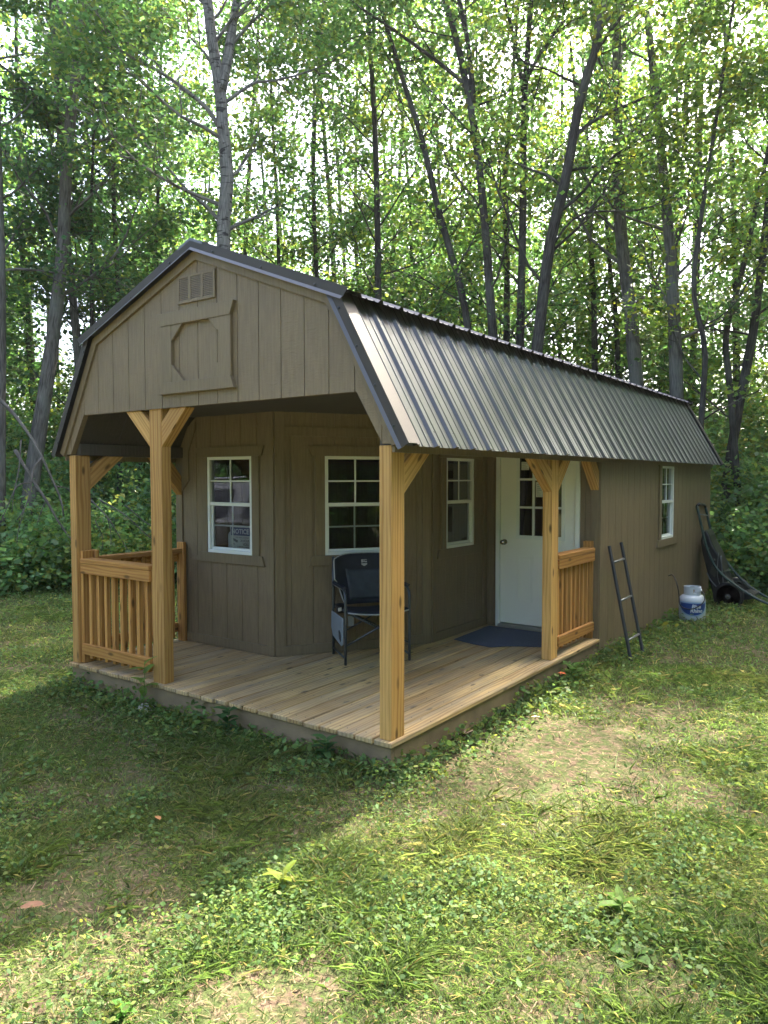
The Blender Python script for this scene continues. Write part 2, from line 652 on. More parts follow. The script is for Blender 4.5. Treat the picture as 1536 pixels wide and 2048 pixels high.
# front gable panel (siding) with its raised lower edge over the porch
mb = MB()
fg = frame((0, 0, 0), (1, 0, 0), (0, -1, 0))


def gable_low(s):
    s = abs(s)
    if s <= 1.435:
        return 2.108
    if s <= 1.63:
        return 2.108 + (1.786 - 2.108) * (s - 1.435) / (1.63 - 1.435)
    return 1.786


siding(mb, fg, -1.738, 1.738, gable_low, lambda s: gam(s) + 0.002, g0=0.0, breaks=(-1.63, -1.435, -S_KNEE[0], 0.0, S_KNEE[0], 1.435, 1.63))
# back and lower edges of the gable panel
pl = [(-1.738, 1.786), (-1.63, 1.786), (-1.435, 2.108), (1.435, 2.108), (1.63, 1.786), (1.738, 1.786)]
for (xa, za), (xb, zb_) in zip(pl, pl[1:]):
    mb.face([(xa, 0, za), (xa, 0.045, za), (xb, 0.045, zb_), (xb, 0, zb_)])
for sgn in (-1, 1):
    mb.face([(sgn * 1.63, 0.045, 1.786), (sgn * 1.435, 0.045, 2.108), (sgn * 1.435, 0.045, 2.33), (sgn * 1.72, 0.045, 1.82)])
keep(mb.build('gable_wall', [PAINT]), cabin)


def offs(d):
    """Gambrel polyline pushed outward by d, eave to eave."""
    n1 = Vector((0.9046, 0.5049)) if False else Vector((S_KNEE[1] - S_EAVE[1], S_EAVE[0] - S_KNEE[0])).normalized()
    n2 = Vector((S_PEAK[1] - S_KNEE[1], S_KNEE[0])).normalized()
    eave = (S_EAVE[0] + n1.x * d, S_EAVE[1] + n1.y * d)
    k = (n1 + n2) / (1 + n1.dot(n2)) * d
    knee = (S_KNEE[0] + k.x, S_KNEE[1] + k.y)
    peak = (0.0, S_PEAK[1] + d / n2.y)
    return [(-eave[0], eave[1]), (-knee[0], knee[1]), peak, knee, eave]


def band(mb, d0, d1, y0, y1, mat=0, y0b=None):
    """Board following the gambrel between offsets d0 (inner) and d1 (outer), from y0 (front) to y1."""
    A, B = offs(d0), offs(d1)
    yi = y0 if y0b is None else y0b
    for i in range(4):
        a0, a1, b0, b1 = A[i], A[i + 1], B[i], B[i + 1]
        mb.face([(a0[0], yi, a0[1]), (a1[0], yi, a1[1]), (b1[0], y0, b1[1]), (b0[0], y0, b0[1])], mat=mat)
        mb.face([(a0[0], yi, a0[1]), (a0[0], y1, a0[1]), (a1[0], y1, a1[1]), (a1[0], yi, a1[1])], mat=mat)
        mb.face([(b0[0], y0, b0[1]), (b1[0], y0, b1[1]), (b1[0], y1, b1[1]), (b0[0], y1, b0[1])], mat=mat)
    for i in (0, 4):
        mb.face([(A[i][0], yi, A[i][1]), (B[i][0], y0, B[i][1]), (B[i][0], y1, B[i][1]), (A[i][0], y1, A[i][1])], mat=mat)


mb = MB()
band(mb, -0.034, 0.03, -0.021, 0.0)
keep(mb.build('rake_board', [TRIM], bevel=0.002), cabin)
mb = MB()
band(mb, -0.075, 0.0, L + 0.0, L + 0.02)
keep(mb.build('rake_board', [TRIM], bevel=0.002), cabin)

# gable vent
vent_root = None
mb = MB()
vx0, vx1, vz0, vz1 = -0.203, 0.197, 2.846, 3.042
fbox(mb, fg, vx0, vx1, vz1 - 0.017, vz1, 0, 0.014, 's')
fbox(mb, fg, vx0, vx1, vz0, vz0 + 0.017, 0, 0.014, 's')
for x in (vx0, -0.081, 0.049, vx1 - 0.02):
    fbox(mb, fg, x, x + (0.02 if x in (vx0, vx1 - 0.02) else 0.026), vz0 + 0.017, vz1 - 0.017, 0, 0.014)
keep(mb.build('gable_vent', [TRIM], bevel=0.0015), cabin)
vent = bpy.data.objects['gable_vent']
mb = MB()
nsl = 13
zs = np.linspace(vz0 + 0.017, vz1 - 0.017, nsl + 1)
for xa, xb in ((vx0 + 0.02, -0.081), (-0.055, 0.049), (0.075, vx1 - 0.02)):
    mb.face([fg(xa, vz0 + 0.01, 0.001), fg(xb, vz0 + 0.01, 0.001), fg(xb, vz1 - 0.01, 0.001), fg(xa, vz1 - 0.01, 0.001)], mat=1)
    for a, b in zip(zs, zs[1:]):
        mb.face([fg(xa, a + 0.0005, 0.012), fg(xb, a + 0.0005, 0.012), fg(xb, a + 0.0085, 0.010), fg(xa, a + 0.0085, 0.010)])
        mb.face([fg(xa, a + 0.0005, 0.012), fg(xa, a + 0.0005, 0.004), fg(xb, a + 0.0005, 0.004), fg(xb, a + 0.0005, 0.012)])
mb.build('louvre', [TRIM, DARKMETAL], parent=vent)

# octagonal loft door trim
mb = MB()


def trap(mb, fr, s0, s1, z0, z1, ds0, ds1, o0, o1, mat=0):
    """Horizontal board whose ends flare: bottom corners moved by ds0, top corners by ds1."""
    mb.prism([fr(s0 - ds0, z0, o0), fr(s1 + ds0, z0, o0), fr(s1 + ds1, z1, o0), fr(s0 - ds1, z1, o0)], fr(0, 0, o1) - fr(0, 0, o0), mat)


trap(mb, fg, -0.385, 0.372, 2.703, 2.797, -0.008, 0.03, 0, 0.034)
trap(mb, fg, -0.385, 0.372, 2.204, 2.290, 0.03, -0.008, 0, 0.034)
for s0, s1 in ((-0.385, -0.262), (0.262, 0.366)):
    fbox(mb, fg, s0, s1, 2.290, 2.703, 0, 0.029)
for sx in (-1, 1):
    mb.prism([fg(sx * 0.262, 2.703), fg(sx * 0.262, 2.588), fg(sx * 0.138, 2.703)], (0, -0.027, 0))
    mb.prism([fg(sx * 0.262, 2.290), fg(sx * 0.262, 2.418), fg(sx * 0.130, 2.290)], (0, -0.027, 0))
keep(mb.build('loft_door_trim', [TRIM], bevel=0.002), cabin)

# ---- inner walls of the porch
A1 = Vector((-0.374, 1.154, 0))
B1 = Vector((0.446, 2.418, 0))
LC = (B1 - A1).length
f1 = frame((0, 1.154, 0), (1, 0, 0), (0, -1, 0))
dC = (B1 - A1).normalized()
f2 = frame(A1, dC, (dC.y, -dC.x, 0))
f3 = frame((0.446, 0, 0), (0, 1, 0), (1, 0, 0))
f4 = frame((0, 3.554, 0), (1, 0, 0), (0, -1, 0))
f5 = frame((WX, 0, 0), (0, 1, 0), (1, 0, 0))
CEIL = 2.165
c_ = lambda z: (lambda s: z)
O1 = (-1.238, -0.644, 0.886, 1.780)
O2 = (0.458, 1.048, 0.886, 1.780)
O3 = (2.690, 3.252, 0.888, 1.780)
O5 = (5.645, 6.200, 0.835, 1.725)
OD = (0.60, 1.452, -0.01, 2.02)
mb = MB()
siding(mb, f1, -1.69, -0.374, c_(-0.01), lambda s: min(CEIL, gam(s) - 0.06), [O1], g0=-1.40, breaks=(-1.55,))
siding(mb, f2, 0.0, LC, c_(-0.01), c_(CEIL), [O2], g0=0.145)
siding(mb, f3, 2.418, 3.554, c_(-0.01), c_(CEIL), [O3], g0=2.50)
siding(mb, f4, 0.446, 1.69, c_(-0.01), lambda s: min(CEIL, gam(s) - 0.06), [OD], g0=1.54, breaks=(1.5,))
keep(mb.build('porch_wall', [PAINT]), cabin)
mb = MB()
siding(mb, f5, 3.554, L, c_(-0.19), c_(1.80), [O5], g0=3.60)
fl = frame((-WX, 0, 0), (0, 1, 0), (-1, 0, 0))
siding(mb, fl, 1.154, L, c_(-0.19), c_(1.80), [], g0=1.2)
fb = frame((0, L, 0), (1, 0, 0), (0, 1, 0))
siding(mb, fb, -1.69, 1.69, c_(-0.19), lambda s: gam(s) - 0.002, [], g0=0.0, breaks=(-S_KNEE[0], 0, S_KNEE[0]))
keep(mb.build('side_wall', [PAINT]), cabin)

# porch wall trims: base boards, corner boards, top boards
mb = MB()
fbox(mb, f1, -1.69, -0.374, 0.002, 0.088, 0, 0.018, 's')
fbox(mb, f1, -0.462, -0.376, 0.088, CEIL, 0, 0.016)
fbox(mb, f2, 0.0, LC, 0.002, 0.088, 0, 0.018, 's')
fbox(mb, f2, 0.002, 0.090, 0.088, CEIL, 0, 0.016)
fbox(mb, f2, LC - 0.09, LC - 0.003, 0.088, CEIL, 0, 0.016)
fbox(mb, f2, 0.09, LC - 0.09, 1.955, 2.04, 0, 0.014, 's')
fbox(mb, f3, 2.44, 3.54, 0.002, 0.088, 0, 0.018, 's')
fbox(mb, f3, 2.440, 2.505, 0.088, CEIL, 0, 0.016)
fbox(mb, f3, 3.465, 3.536, 0.088, CEIL, 0, 0.016)
fbox(mb, f4, 0.466, 0.545, 0.0, CEIL, 0, 0.016)
fbox(mb, f4, 1.60, 1.688, 0.0, 1.80, 0, 0.016)
mb.prism([f1(-1.69, 0.088), f1(-1.60, 0.088), f1(-1.60, 1.46), f1(-1.50, 1.56), f1(-1.50, 1.84), f1(-1.40, 2.05), f1(-1.40, 2.12), f1(-1.50, 2.08), f1(-1.69, 1.80)], (0, -0.017, 0))
fbox(mb, f5, 3.538, 3.60, -0.19, 1.79, 0, 0.012)
keep(mb.build('corner_board', [TRIM], bevel=0.002), cabin)

# porch ceiling and sloped soffit (runs the length of the cabin), interior floor
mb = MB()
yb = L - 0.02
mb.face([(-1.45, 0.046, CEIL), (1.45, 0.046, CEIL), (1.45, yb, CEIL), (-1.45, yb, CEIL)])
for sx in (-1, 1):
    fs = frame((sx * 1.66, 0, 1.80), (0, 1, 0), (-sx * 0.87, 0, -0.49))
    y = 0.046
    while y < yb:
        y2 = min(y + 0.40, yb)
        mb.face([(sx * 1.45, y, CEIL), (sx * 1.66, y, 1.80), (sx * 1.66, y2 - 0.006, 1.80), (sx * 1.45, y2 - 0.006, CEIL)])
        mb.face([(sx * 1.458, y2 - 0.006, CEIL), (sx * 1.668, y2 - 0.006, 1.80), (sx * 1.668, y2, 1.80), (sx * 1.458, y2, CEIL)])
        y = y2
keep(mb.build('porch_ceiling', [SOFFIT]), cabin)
mb = MB()
mb.face([(-1.68, 1.16, 0.004), (-0.37, 1.16, 0.004), (0.44, 2.43, 0.004), (0.44, 3.56, 0.004), (1.68, 3.56, 0.004), (1.68, yb, 0.004), (-1.68, yb, 0.004)])
keep(mb.build('interior_floor', [INTERIOR]), cabin)

# porch header beams
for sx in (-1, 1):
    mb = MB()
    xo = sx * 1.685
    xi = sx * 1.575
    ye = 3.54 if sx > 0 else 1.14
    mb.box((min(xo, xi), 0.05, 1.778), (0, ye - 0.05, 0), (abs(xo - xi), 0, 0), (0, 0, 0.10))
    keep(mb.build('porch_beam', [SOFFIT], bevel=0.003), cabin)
for sx in (-1, 1):
    mb = MB()
    x0 = 1.70 if sx > 0 else -1.72
    mb.box((x0, 0.0, 1.735), (0, L, 0), (0.02, 0, 0), (0, 0, 0.075))
    keep(mb.build('eave_fascia', [TRIM]), cabin)

# ---- deck
mb = MB()
rng = random.Random(3)
nb = 24
x0, x1 = -1.708, 1.708
bw = (x1 - x0) / nb
for i in range(nb):
    xa = x0 + i * bw + 0.0055
    xb = x0 + (i + 1) * bw - 0.0055
    xm = (xa + xb) / 2
    if xm < -0.374:
        ye = 1.16
    elif xm < 0.446:
        ye = 1.154 + (xm + 0.374) / 0.82 * 1.264 + 0.13
    else:
        ye = 3.556
    dz = rng.uniform(-0.002, 0.002)
    ys = -0.014 + rng.uniform(-0.006, 0.004)
    mb.box((xa, ys, -0.034 + dz), (0, ye - ys, 0), (xb - xa, 0, 0), (0, 0, 0.034 - abs(dz)))
keep(mb.build('deck', [DECKW], bevel=0.005), cabin)
deck = bpy.data.objects['deck']
mb = MB()
for i in range(nb):
    for j in range(9):
        ys_ = 0.055 + 0.406 * j
        for fx in (0.24, 0.76):
            xs_ = x0 + (i + fx) * bw
            if xs_ < 0.44 and ys_ > 1.15 + max(0.0, (xs_ + 0.374) * 1.54) - 0.02:
                continue
            mb.lathe([(0.0045, 0.0), (0.0045, 0.0012), (0.002, 0.0016)], (xs_ + rng.uniform(-.006, .006), ys_ + rng.uniform(-.008, .008), 0.0022), sides=6)
o = mb.build('deck_screw', [DARKMETAL], parent=deck)
o['kind'] = 'stuff'
mb = MB()
mb.box((-1.685, 0.008, -0.185), (3.37, 0, 0), (0, 0.035, 0), (0, 0, 0.148))
mb.box((1.65, 0.045, -0.187), (0, 3.507, 0), (0.035, 0, 0), (0, 0, 0.150))
mb.box((-1.685, 0.045, -0.187), (0, 1.11, 0), (0.035, 0, 0), (0, 0, 0.150))
keep(mb.build('deck_skirt', [SKIRTW], bevel=0.003), cabin)
CONC = plain('concrete_block', (0.3, 0.29, 0.27), 0.9, bump=0.3)
for sx in (-1.3, -0.3, 0.9, 1.4):
    for y in (0.25, 2.9, 5.6, 8.0):
        mb = MB()
        mb.box((sx - 0.1, y, float(gz(sx, y)) - 0.02), (0.2, 0, 0), (0, 0.2, 0), (0, 0, 0.02 - 0.185 - float(gz(sx, y)) - 0.0))
        keep(mb.build('foundation_block', [CONC]), cabin)

# ---- posts
a4, b6 = 0.089, 0.14


def post(x, y, wx, wy, z1, label=None):
    mb = MB()
    mb.rng = random.Random(int(x * 1000) + 5)
    mb.box((x, y, 0.0), (0, 0, z1), (wx, 0, 0), (0, wy, 0))
    o = keep(mb.build('porch_post', [PINE], bevel=0.005, seg=2), cabin)
    return o


post(1.684 - a4, 0.014, a4, b6, 1.778)
post(-1.684, 0.014, a4, b6, 1.778)
post(-0.585, 0.014, b6, a4, CEIL)
post(1.665 - a4, 2.441, a4, b6, 1.778)


def brace(p, q, t, side, wid=0.089):
    """Diagonal brace in a vertical plane: p low outer point on the post, q high outer point; t thickness vector."""
    mb = MB()
    mb.rng = random.Random(int(abs(p[0] * 991 + p[1] * 77 + q[0] * 13) * 10))
    p, q, t = Vector(p), Vector(q), Vector(t)
    h = q - p
    hor = Vector((h.x, h.y, 0)).normalized()
    w = wid * math.sqrt(2)
    pts = [p, p + Vector((0, 0, w + 0.06)), q - hor * (w + 0.06), q]
    mb.prism(pts, t)
    # grain along the brace
    o = keep(mb.build('porch_brace', [PINE], bevel=0.004), cabin)
    me = o.data
    d = h.normalized()
    n = t.normalized().cross(d)
    uvl = me.uv_layers[0].data
    off = mb.rng.uniform(0, 50)
    for poly in me.polygons:
        side_face = abs(poly.normal.dot(t.normalized())) > 0.9
        for li in poly.loop_indices:
            co = me.vertices[me.loops[li].vertex_index].co
            uvl[li].uv = (co.dot(d) + off, co.dot(n if side_face else t.normalized()) + off * 0.7)
    return o


brace((-0.585, 0.016, 1.82), (-0.882, 0.016, 2.107), (0, 0.086, 0), 0)
brace((-0.445, 0.016, 1.82), (-0.155, 0.016, 2.107), (0, 0.086, 0), 0)
brace((1.597, 0.154, 1.485), (1.597, 0.492, 1.778), (0.085, 0, 0), 0)
brace((-1.682, 0.154, 1.485), (-1.682, 0.492, 1.778), (0.085, 0, 0), 0)
brace((1.578, 2.441, 1.46), (1.578, 2.02, 1.778), (0.085, 0, 0), 0)
brace((1.578, 2.581, 1.46), (1.578, 2.89, 1.778), (0.085, 0, 0), 0)
brace((1.598, 3.536, 1.46), (1.598, 3.23, 1.778), (0.085, 0, 0), 0)
brace((-1.68, 1.134, 1.42), (-1.68, 0.80, 1.778), (0.085, 0, 0), 0)


# ---- railings: end posts, cap, rails, balusters
def railing(fr, s0, s1, sgn, nbal, label):
    """fr: frame whose outward side (o > 0) faces away from the porch."""
    mb = MB()
    mb.rng = random.Random(int(s0 * 100) + 50)
    fbox(mb, fr, s0 + 0.002, s1 - 0.002, 0.775, 0.862, 0.0, 0.038, 's')
    root = keep(mb.build('railing', [RAILW], bevel=0.003), cabin)
    mb = MB()
    fbox(mb, fr, s0 + 0.002, s1 - 0.002, 0.864, 0.902, -0.075, 0.042, 's')
    mb.build('top_cap', [RAILW], parent=root, bevel=0.004)
    mb = MB()
    fbox(mb, fr, s0 + 0.002, s1 - 0.002, 0.085, 0.173, 0.0, 0.038, 's')
    mb.build('bottom_rail', [RAILW], parent=root, bevel=0.003)
    for s, t in ((s0 - 0.036, s0), (s1, s1 + 0.036)):
        mb = MB()
        mb.rng = random.Random(int(s * 313) + 9)
        fbox(mb, fr, s, t, 0.0, 0.965, -0.085, 0.012)
        mb.build('end_post', [RAILW], parent=root, bevel=0.004)
    step = (s1 - s0) / (nbal + 0.6)
    for k in range(nbal):
        s = s0 + step * (k + 0.55)
        mb = MB()
        mb.rng = random.Random(k * 17 + int(s0 * 100))
        fbox(mb, fr, s, s + 0.038, 0.045, 0.862, -0.040, -0.002)
        mb.build('baluster', [RAILW], parent=root, bevel=0.002)
    return root


frF = frame((0, 0.055, 0), (1, 0, 0), (0, -1, 0))
railing(frF, -1.558, -0.622, 1, 8, '')
frR = frame((1.625, 0, 0), (0, 1, 0), (1, 0, 0))
railing(frR, 2.618, 3.500, 1, 8, '')
frL = frame((-1.625, 0, 0), (0, 1, 0), (-1, 0, 0))
railing(frL, 0.192, 1.098, 1, 8, '')


# ---- windows
def window(fr, op, cols=2, low_grid=True, flare=0.026):
    s0, s1, z0, z1 = op
    mb = MB()
    t = 0.030
    o0, o1 = -0.05, 0.010
    zm = (z0 + z1) / 2 + 0.012
    fbox(mb, fr, s0, s0 + t, z0, z1, o0, o1)
    fbox(mb, fr, s1 - t, s1, z0, z1, o0, o1)
    fbox(mb, fr, s0 + t, s1 - t, z1 - 0.026, z1, o0, o1, 's')
    fbox(mb, fr, s0 + t, s1 - t, z0, z0 + 0.030, o0, o1 + 0.004, 's')
    fbox(mb, fr, s0 + t, s1 - t, zm - 0.018, zm + 0.014, o0, 0.004, 's')
    # grille bars, upper sash
    g = 0.014
    sm = (s0 + s1) / 2
    fbox(mb, fr, sm - g / 2, sm + g / 2, zm + 0.014, z1 - 0.026, -0.016, -0.006)
    zu = (zm + z1 - 0.012) / 2
    fbox(mb, fr, s0 + t, sm - g / 2, zu - g / 2, zu + g / 2, -0.016, -0.006, 's')
    fbox(mb, fr, sm + g / 2, s1 - t, zu - g / 2, zu + g / 2, -0.016, -0.006, 's')
    # lower sash frame, set back
    q = 0.016
    fbox(mb, fr, s0 + t, s0 + t + q, z0 + 0.030, zm - 0.018, -0.04, -0.018)
    fbox(mb, fr, s1 - t - q, s1 - t, z0 + 0.030, zm - 0.018, -0.04, -0.018)
    fbox(mb, fr, s0 + t + q, s1 - t - q, z0 + 0.030, z0 + 0.052, -0.04, -0.018, 's')
    if low_grid:
        zl = (z0 + 0.05 + zm) / 2
        fbox(mb, fr, sm - g / 2, sm + g / 2, z0 + 0.052, zm - 0.018, -0.038, -0.029)
        fbox(mb, fr, s0 + t + q, sm - g / 2, zl - g / 2, zl + g / 2, -0.038, -0.029, 's')
        fbox(mb, fr, sm + g / 2, s1 - t - q, zl - g / 2, zl + g / 2, -0.038, -0.029, 's')
    w = keep(mb.build('window', [WHITE], bevel=0.0015), cabin)
    mb = MB()
    for za, zb_, off in ((zm, z1 - 0.02, -0.020), (z0 + 0.04, zm, -0.0265)):
        mb.face([fr(s0 + t * 0.7, za, off), fr(s1 - t * 0.7, za, off), fr(s1 - t * 0.7, zb_, off), fr(s0 + t * 0.7, zb_, off)])
    mb.build('pane', [GLASS], parent=w)
    mb = MB()
    tw = 0.092
    fbox(mb, fr, s0 - tw, s0 - 0.001, z0 + 0.0, z1, 0.0005, 0.018)
    fbox(mb, fr, s1 + 0.001, s1 + tw, z0 + 0.0, z1, 0.0005, 0.018)
    trap(mb, fr, s0 - tw - 0.038, s1 + tw + 0.038, z1 + 0.001, z1 + 0.092, -0.004, flare, 0.0005, 0.021)
    trap(mb, fr, s0 - tw - 0.038, s1 + tw + 0.038, z0 - 0.09, z0 - 0.001, flare, -0.004, 0.0005, 0.021)
    mb.build('trim', [TRIM], parent=w, bevel=0.002)
    return w


window(f1, O1)
window(f2, O2)
window(f3, O3, low_grid=False)
window(f5, O5)

# ---- door
mb = MB()
dx0, dx1, dz0, dz1 = 0.608, 1.444, 0.045, 2.0
gx0, gx1, gzz0, gzz1 = 0.800, 1.316, 0.958, 1.86
fd = f4
d0, d1 = -0.055, -0.012
fbox(mb, fd, dx0, gx0, dz0, dz1, d0, d1)
fbox(mb, fd, gx1, dx1, dz0, dz1, d0, d1)
fbox(mb, fd, gx0, gx1, dz0, gzz0, d0, d1, 's')
fbox(mb, fd, gx0, gx1, gzz1, dz1, d0, d1, 's')
door = keep(mb.build('door', [DOORW], bevel=0.002), cabin)
mb = MB()
t = 0.026
for s0, s1, za, zb_ in ((gx0 - 0.012, gx0 + t, gzz0 - 0.012, gzz1), (gx1 - t, gx1 + 0.012, gzz0 - 0.012, gzz1)):
    fbox(mb, fd, s0, s1, za, zb_, d1, d1 + 0.008)
fbox(mb, fd, gx0 + t, gx1 - t, gzz0 - 0.012, gzz0 + t, d1, d1 + 0.008, 's')
iw = (gx1 - gx0 - 2 * t)
ih = gzz1 - gzz0 - t
for k in (1, 2):
    s = gx0 + t + iw * k / 3
    fbox(mb, fd, s - 0.011, s + 0.011, gzz0 + t, gzz1, d1 - 0.015, d1 + 0.006)
    for j in range(3):
        sa = gx0 + t + iw * j / 3 + (0.011 if j else 0)
        sb = gx0 + t + iw * (j + 1) / 3 - (0.011 if j < 2 else 0)
        z = gzz0 + t + ih * k / 3
        fbox(mb, fd, sa, sb, z - 0.011, z + 0.011, d1 - 0.015, d1 + 0.006, 's')
mb.build('lite_frame', [WHITE], parent=door, bevel=0.002)
mb = MB()
mb.face([fd(gx0 + 0.01, gzz0 + 0.01, -0.032), fd(gx1 - 0.01, gzz0 + 0.01, -0.032), fd(gx1 - 0.01, gzz1 - 0.01, -0.032), fd(gx0 + 0.01, gzz1 - 0.01, -0.032)])
mb.build('pane', [GLASS], parent=door)
for s0, s1 in ((0.812, 0.985), (1.115, 1.288)):
    mb = MB()
    z0, z1 = 0.285, 0.765
    w = 0.016
    fbox(mb, fd, s0, s1, z0, z0 + w, d1, d1 + 0.006, 's')
    fbox(mb, fd, s0, s1, z1 - w, z1, d1, d1 + 0.006, 's')
    fbox(mb, fd, s0, s0 + w, z0 + w, z1 - w, d1, d1 + 0.006)
    fbox(mb, fd, s1 - w, s1, z0 + w, z1 - w, d1, d1 + 0.006)
    fbox(mb, fd, s0 + w + 0.022, s1 - w - 0.022, z0 + w + 0.022, z1 - w - 0.022, d1, d1 + 0.004)
    mb.build('raised_panel', [DOORW], parent=door, bevel=0.003)
mb = MB()
kc = fd(0.655, 0.905, d1)
mb.lathe([(0.031, 0), (0.031, 0.006), (0.012, 0.012), (0.011, 0.034), (0.024, 0.04), (0.028, 0.052), (0.022, 0.064), (0.008, 0.068)], kc, (0, -1, 0), 20)
mb.build('knob', [NICKEL], parent=door, smooth=True)
mb = MB()
fbox(mb, fd, 0.566, 0.606, 0.0, 2.04, -0.06, 0.022)
fbox(mb, fd, 1.446, 1.488, 0.0, 2.04, -0.06, 0.022)
fbox(mb, fd, 0.606, 1.446, 2.002, 2.04, -0.06, 0.022, 's')
keep(mb.build('door_frame', [WHITE], bevel=0.003), cabin)
mb = MB()
fbox(mb, fd, 0.606, 1.446, 0.003, 0.034, -0.06, 0.055, 's')
keep(mb.build('threshold', [plain('aluminium_sill', (0.45, 0.45, 0.43), 0.4, metal=0.8)], bevel=0.004), cabin)
PAPER = plain('paper_sticker', (0.62, 0.62, 0.56), 0.7, var=0.06)
INK = plain('grey_print', (0.1, 0.1, 0.1), 0.7)
for s0, z0, w, h in ((0.835, 1.665, 0.085, 0.085), (1.0, 1.385, 0.075, 0.155)):
    mb = MB()
    fbox(mb, fd, s0, s0 + w, z0, z0 + h, -0.0315, -0.0305, 's')
    for k in range(int(h / 0.02)):
        fbox(mb, fd, s0 + 0.01, s0 + w - 0.012 - 0.012 * (k % 3), z0 + 0.010 + k * 0.02, z0 + 0.014 + k * 0.02, -0.0303, -0.0299, 's', 1)
    mb.build('sticker', [PAPER, INK], parent=door)


# ---- roof
def rib_profile(y0, y1):
    pts = [(y0, 0.0)]
    p = 0.2286
    k = 0
    while True:
        yc = y0 + 0.10 + k * p
        if yc > y1 - 0.03:
            break
        pts += [(yc - 0.030, 0.0), (yc - 0.012, 0.020), (yc + 0.012, 0.020), (yc + 0.030, 0.0)]
        for m_ in (0.075, 0.1535):
            ym = yc + m_
            if ym < y1 - 0.02:
                pts += [(ym - 0.012, 0.0), (ym - 0.006, 0.005), (ym + 0.006, 0.005), (ym + 0.012, 0.0)]
        k += 1
    pts.append((y1, 0.0))
    return pts


n1 = Vector((S_KNEE[1] - S_EAVE[1], 0, S_EAVE[0] - S_KNEE[0])).normalized()
n2 = Vector((S_PEAK[1] - S_KNEE[1], 0, S_KNEE[0])).normalized()
Y0R, Y1R = -0.03, L + 0.10
PRO = rib_profile(Y0R, Y1R)
mb = MB()
for sx in (1, -1):
    N1 = Vector((n1.x * sx, 0, n1.z))
    D1 = Vector((0.487 * sx, 0, -0.873)).normalized()
    D1 = Vector((n1.z * sx, 0, -n1.x))
    N2 = Vector((n2.x * sx, 0, n2.z))
    D2 = Vector((n2.z * sx, 0, -n2.x))
    kn = Vector((S_KNEE[0] * sx, 0, S_KNEE[1]))
    top = kn + N1 * 0.066 - D1 * 0.02
    bot = Vector((S_EAVE[0] * sx, 0, S_EAVE[1])) + N1 * 0.066 + D1 * 0.055
    pk = Vector((0, 0, S_PEAK[1])) + N2 * 0.066
    pk.x = 0.01 * sx
    lo = kn + N2 * 0.066 + D2 * 0.155
    for (P, Q, NN, pro) in ((top, bot, N1, PRO), (pk, lo, N2, PRO)):
        for (ya, ha), (yb2, hb) in zip(pro, pro[1:]):
            a = Vector((0, ya, 0))
            b = Vector((0, yb2, 0))
            mb.face([P + a + NN * ha, Q + a + NN * ha, Q + b + NN * hb, P + b + NN * hb][::sx])
# underlay
for d in (0.03,):
    O = offs(d)
    for i in range(4):
        mb.face([(O[i][0], 0.002, O[i][1]), (O[i + 1][0], 0.002, O[i + 1][1]), (O[i + 1][0], L, O[i + 1][1]), (O[i][0], L, O[i][1])])
# panel screws on the visible slope
N1 = Vector((n1.x, 0, n1.z))
D1 = Vector((n1.z, 0, -n1.x))
for j, d in enumerate((0.14, 0.47, 0.98)):
    k = 0
    while True:
        y = Y0R + 0.10 + 0.045 + k * 0.2286
        if y > Y1R - 0.1:
            break
        p = Vector((S_KNEE[0], y, S_KNEE[1])) + N1 * 0.067 + D1 * d
        mb.lathe([(0.0075, 0), (0.0075, 0.003), (0.004, 0.006)], p, N1, 6, 1)
        k += 1
roof = keep(mb.build('roof', [ROOF, DARKMETAL]), cabin)
# rake trim: front face, top leg and hem, on both ends of the roof
for sx in (1, -1):
    for low in (True, False):
        mb = MB()
        A, Bq, H = offs(0.040), offs(0.098), offs(0.020)
        i0, i1 = (3, 4) if sx > 0 else (1, 0)
        if not low:
            i0, i1 = (2, 3) if sx > 0 else (2, 1)
        dd = Vector((n1.z * sx, 0, -n1.x)) if low else Vector((n2.z * sx, 0, -n2.x))
        ext = dd * (0.055 if low else 0.125)
        V = lambda q, y: Vector((q[0], y, q[1]))
        yf = -0.050 if low else -0.058
        yh = yf - 0.014
        y2 = 0.075 if low else 0.07
        e = 0.0 if low else 0.003
        a0, a1 = V(A[i0], yf), V(A[i1], yf) + ext
        b0, b1 = V(Bq[i0], yf), V(Bq[i1], yf) + ext
        h0, h1 = V(H[i0], yh), V(H[i1], yh) + ext
        mb.face([a0, a1, b1, b0])
        mb.face([h0, h1, a1, a0], mat=1)
        up = Vector((0, 0, e))
        mb.face([b0, b1, b1 + Vector((0, y2 - yf, 0)), b0 + Vector((0, y2 - yf, 0))])
        # back end
        mbk = MB()
        yk = Y1R + 0.012
        for q in ((a0, a1, b1, b0),):
            mbk.face([Vector((p.x, yk, p.z)) for p in q])
        mbk.face([Vector((b0.x, yk, b0.z)), Vector((b1.x, yk, b1.z)), Vector((b1.x, yk - 0.12, b1.z)), Vector((b0.x, yk - 0.12, b0.z))])
        # screws
        nS = 4 if low else 3
        for k in range(nS):
            t_ = (k + 0.5) / nS
            c = a0.lerp(a1, t_) * 0.75 + b0.lerp(b1, t_) * 0.25
            mb.lathe([(0.009, 0), (0.009, 0.004), (0.005, 0.006)], c, (0, -1, 0), 8, 2)
        mb.build('rake_trim', [RAKE, HEM, DARKMETAL], parent=roof)
        mbk.build('rake_trim', [RAKE], parent=roof)
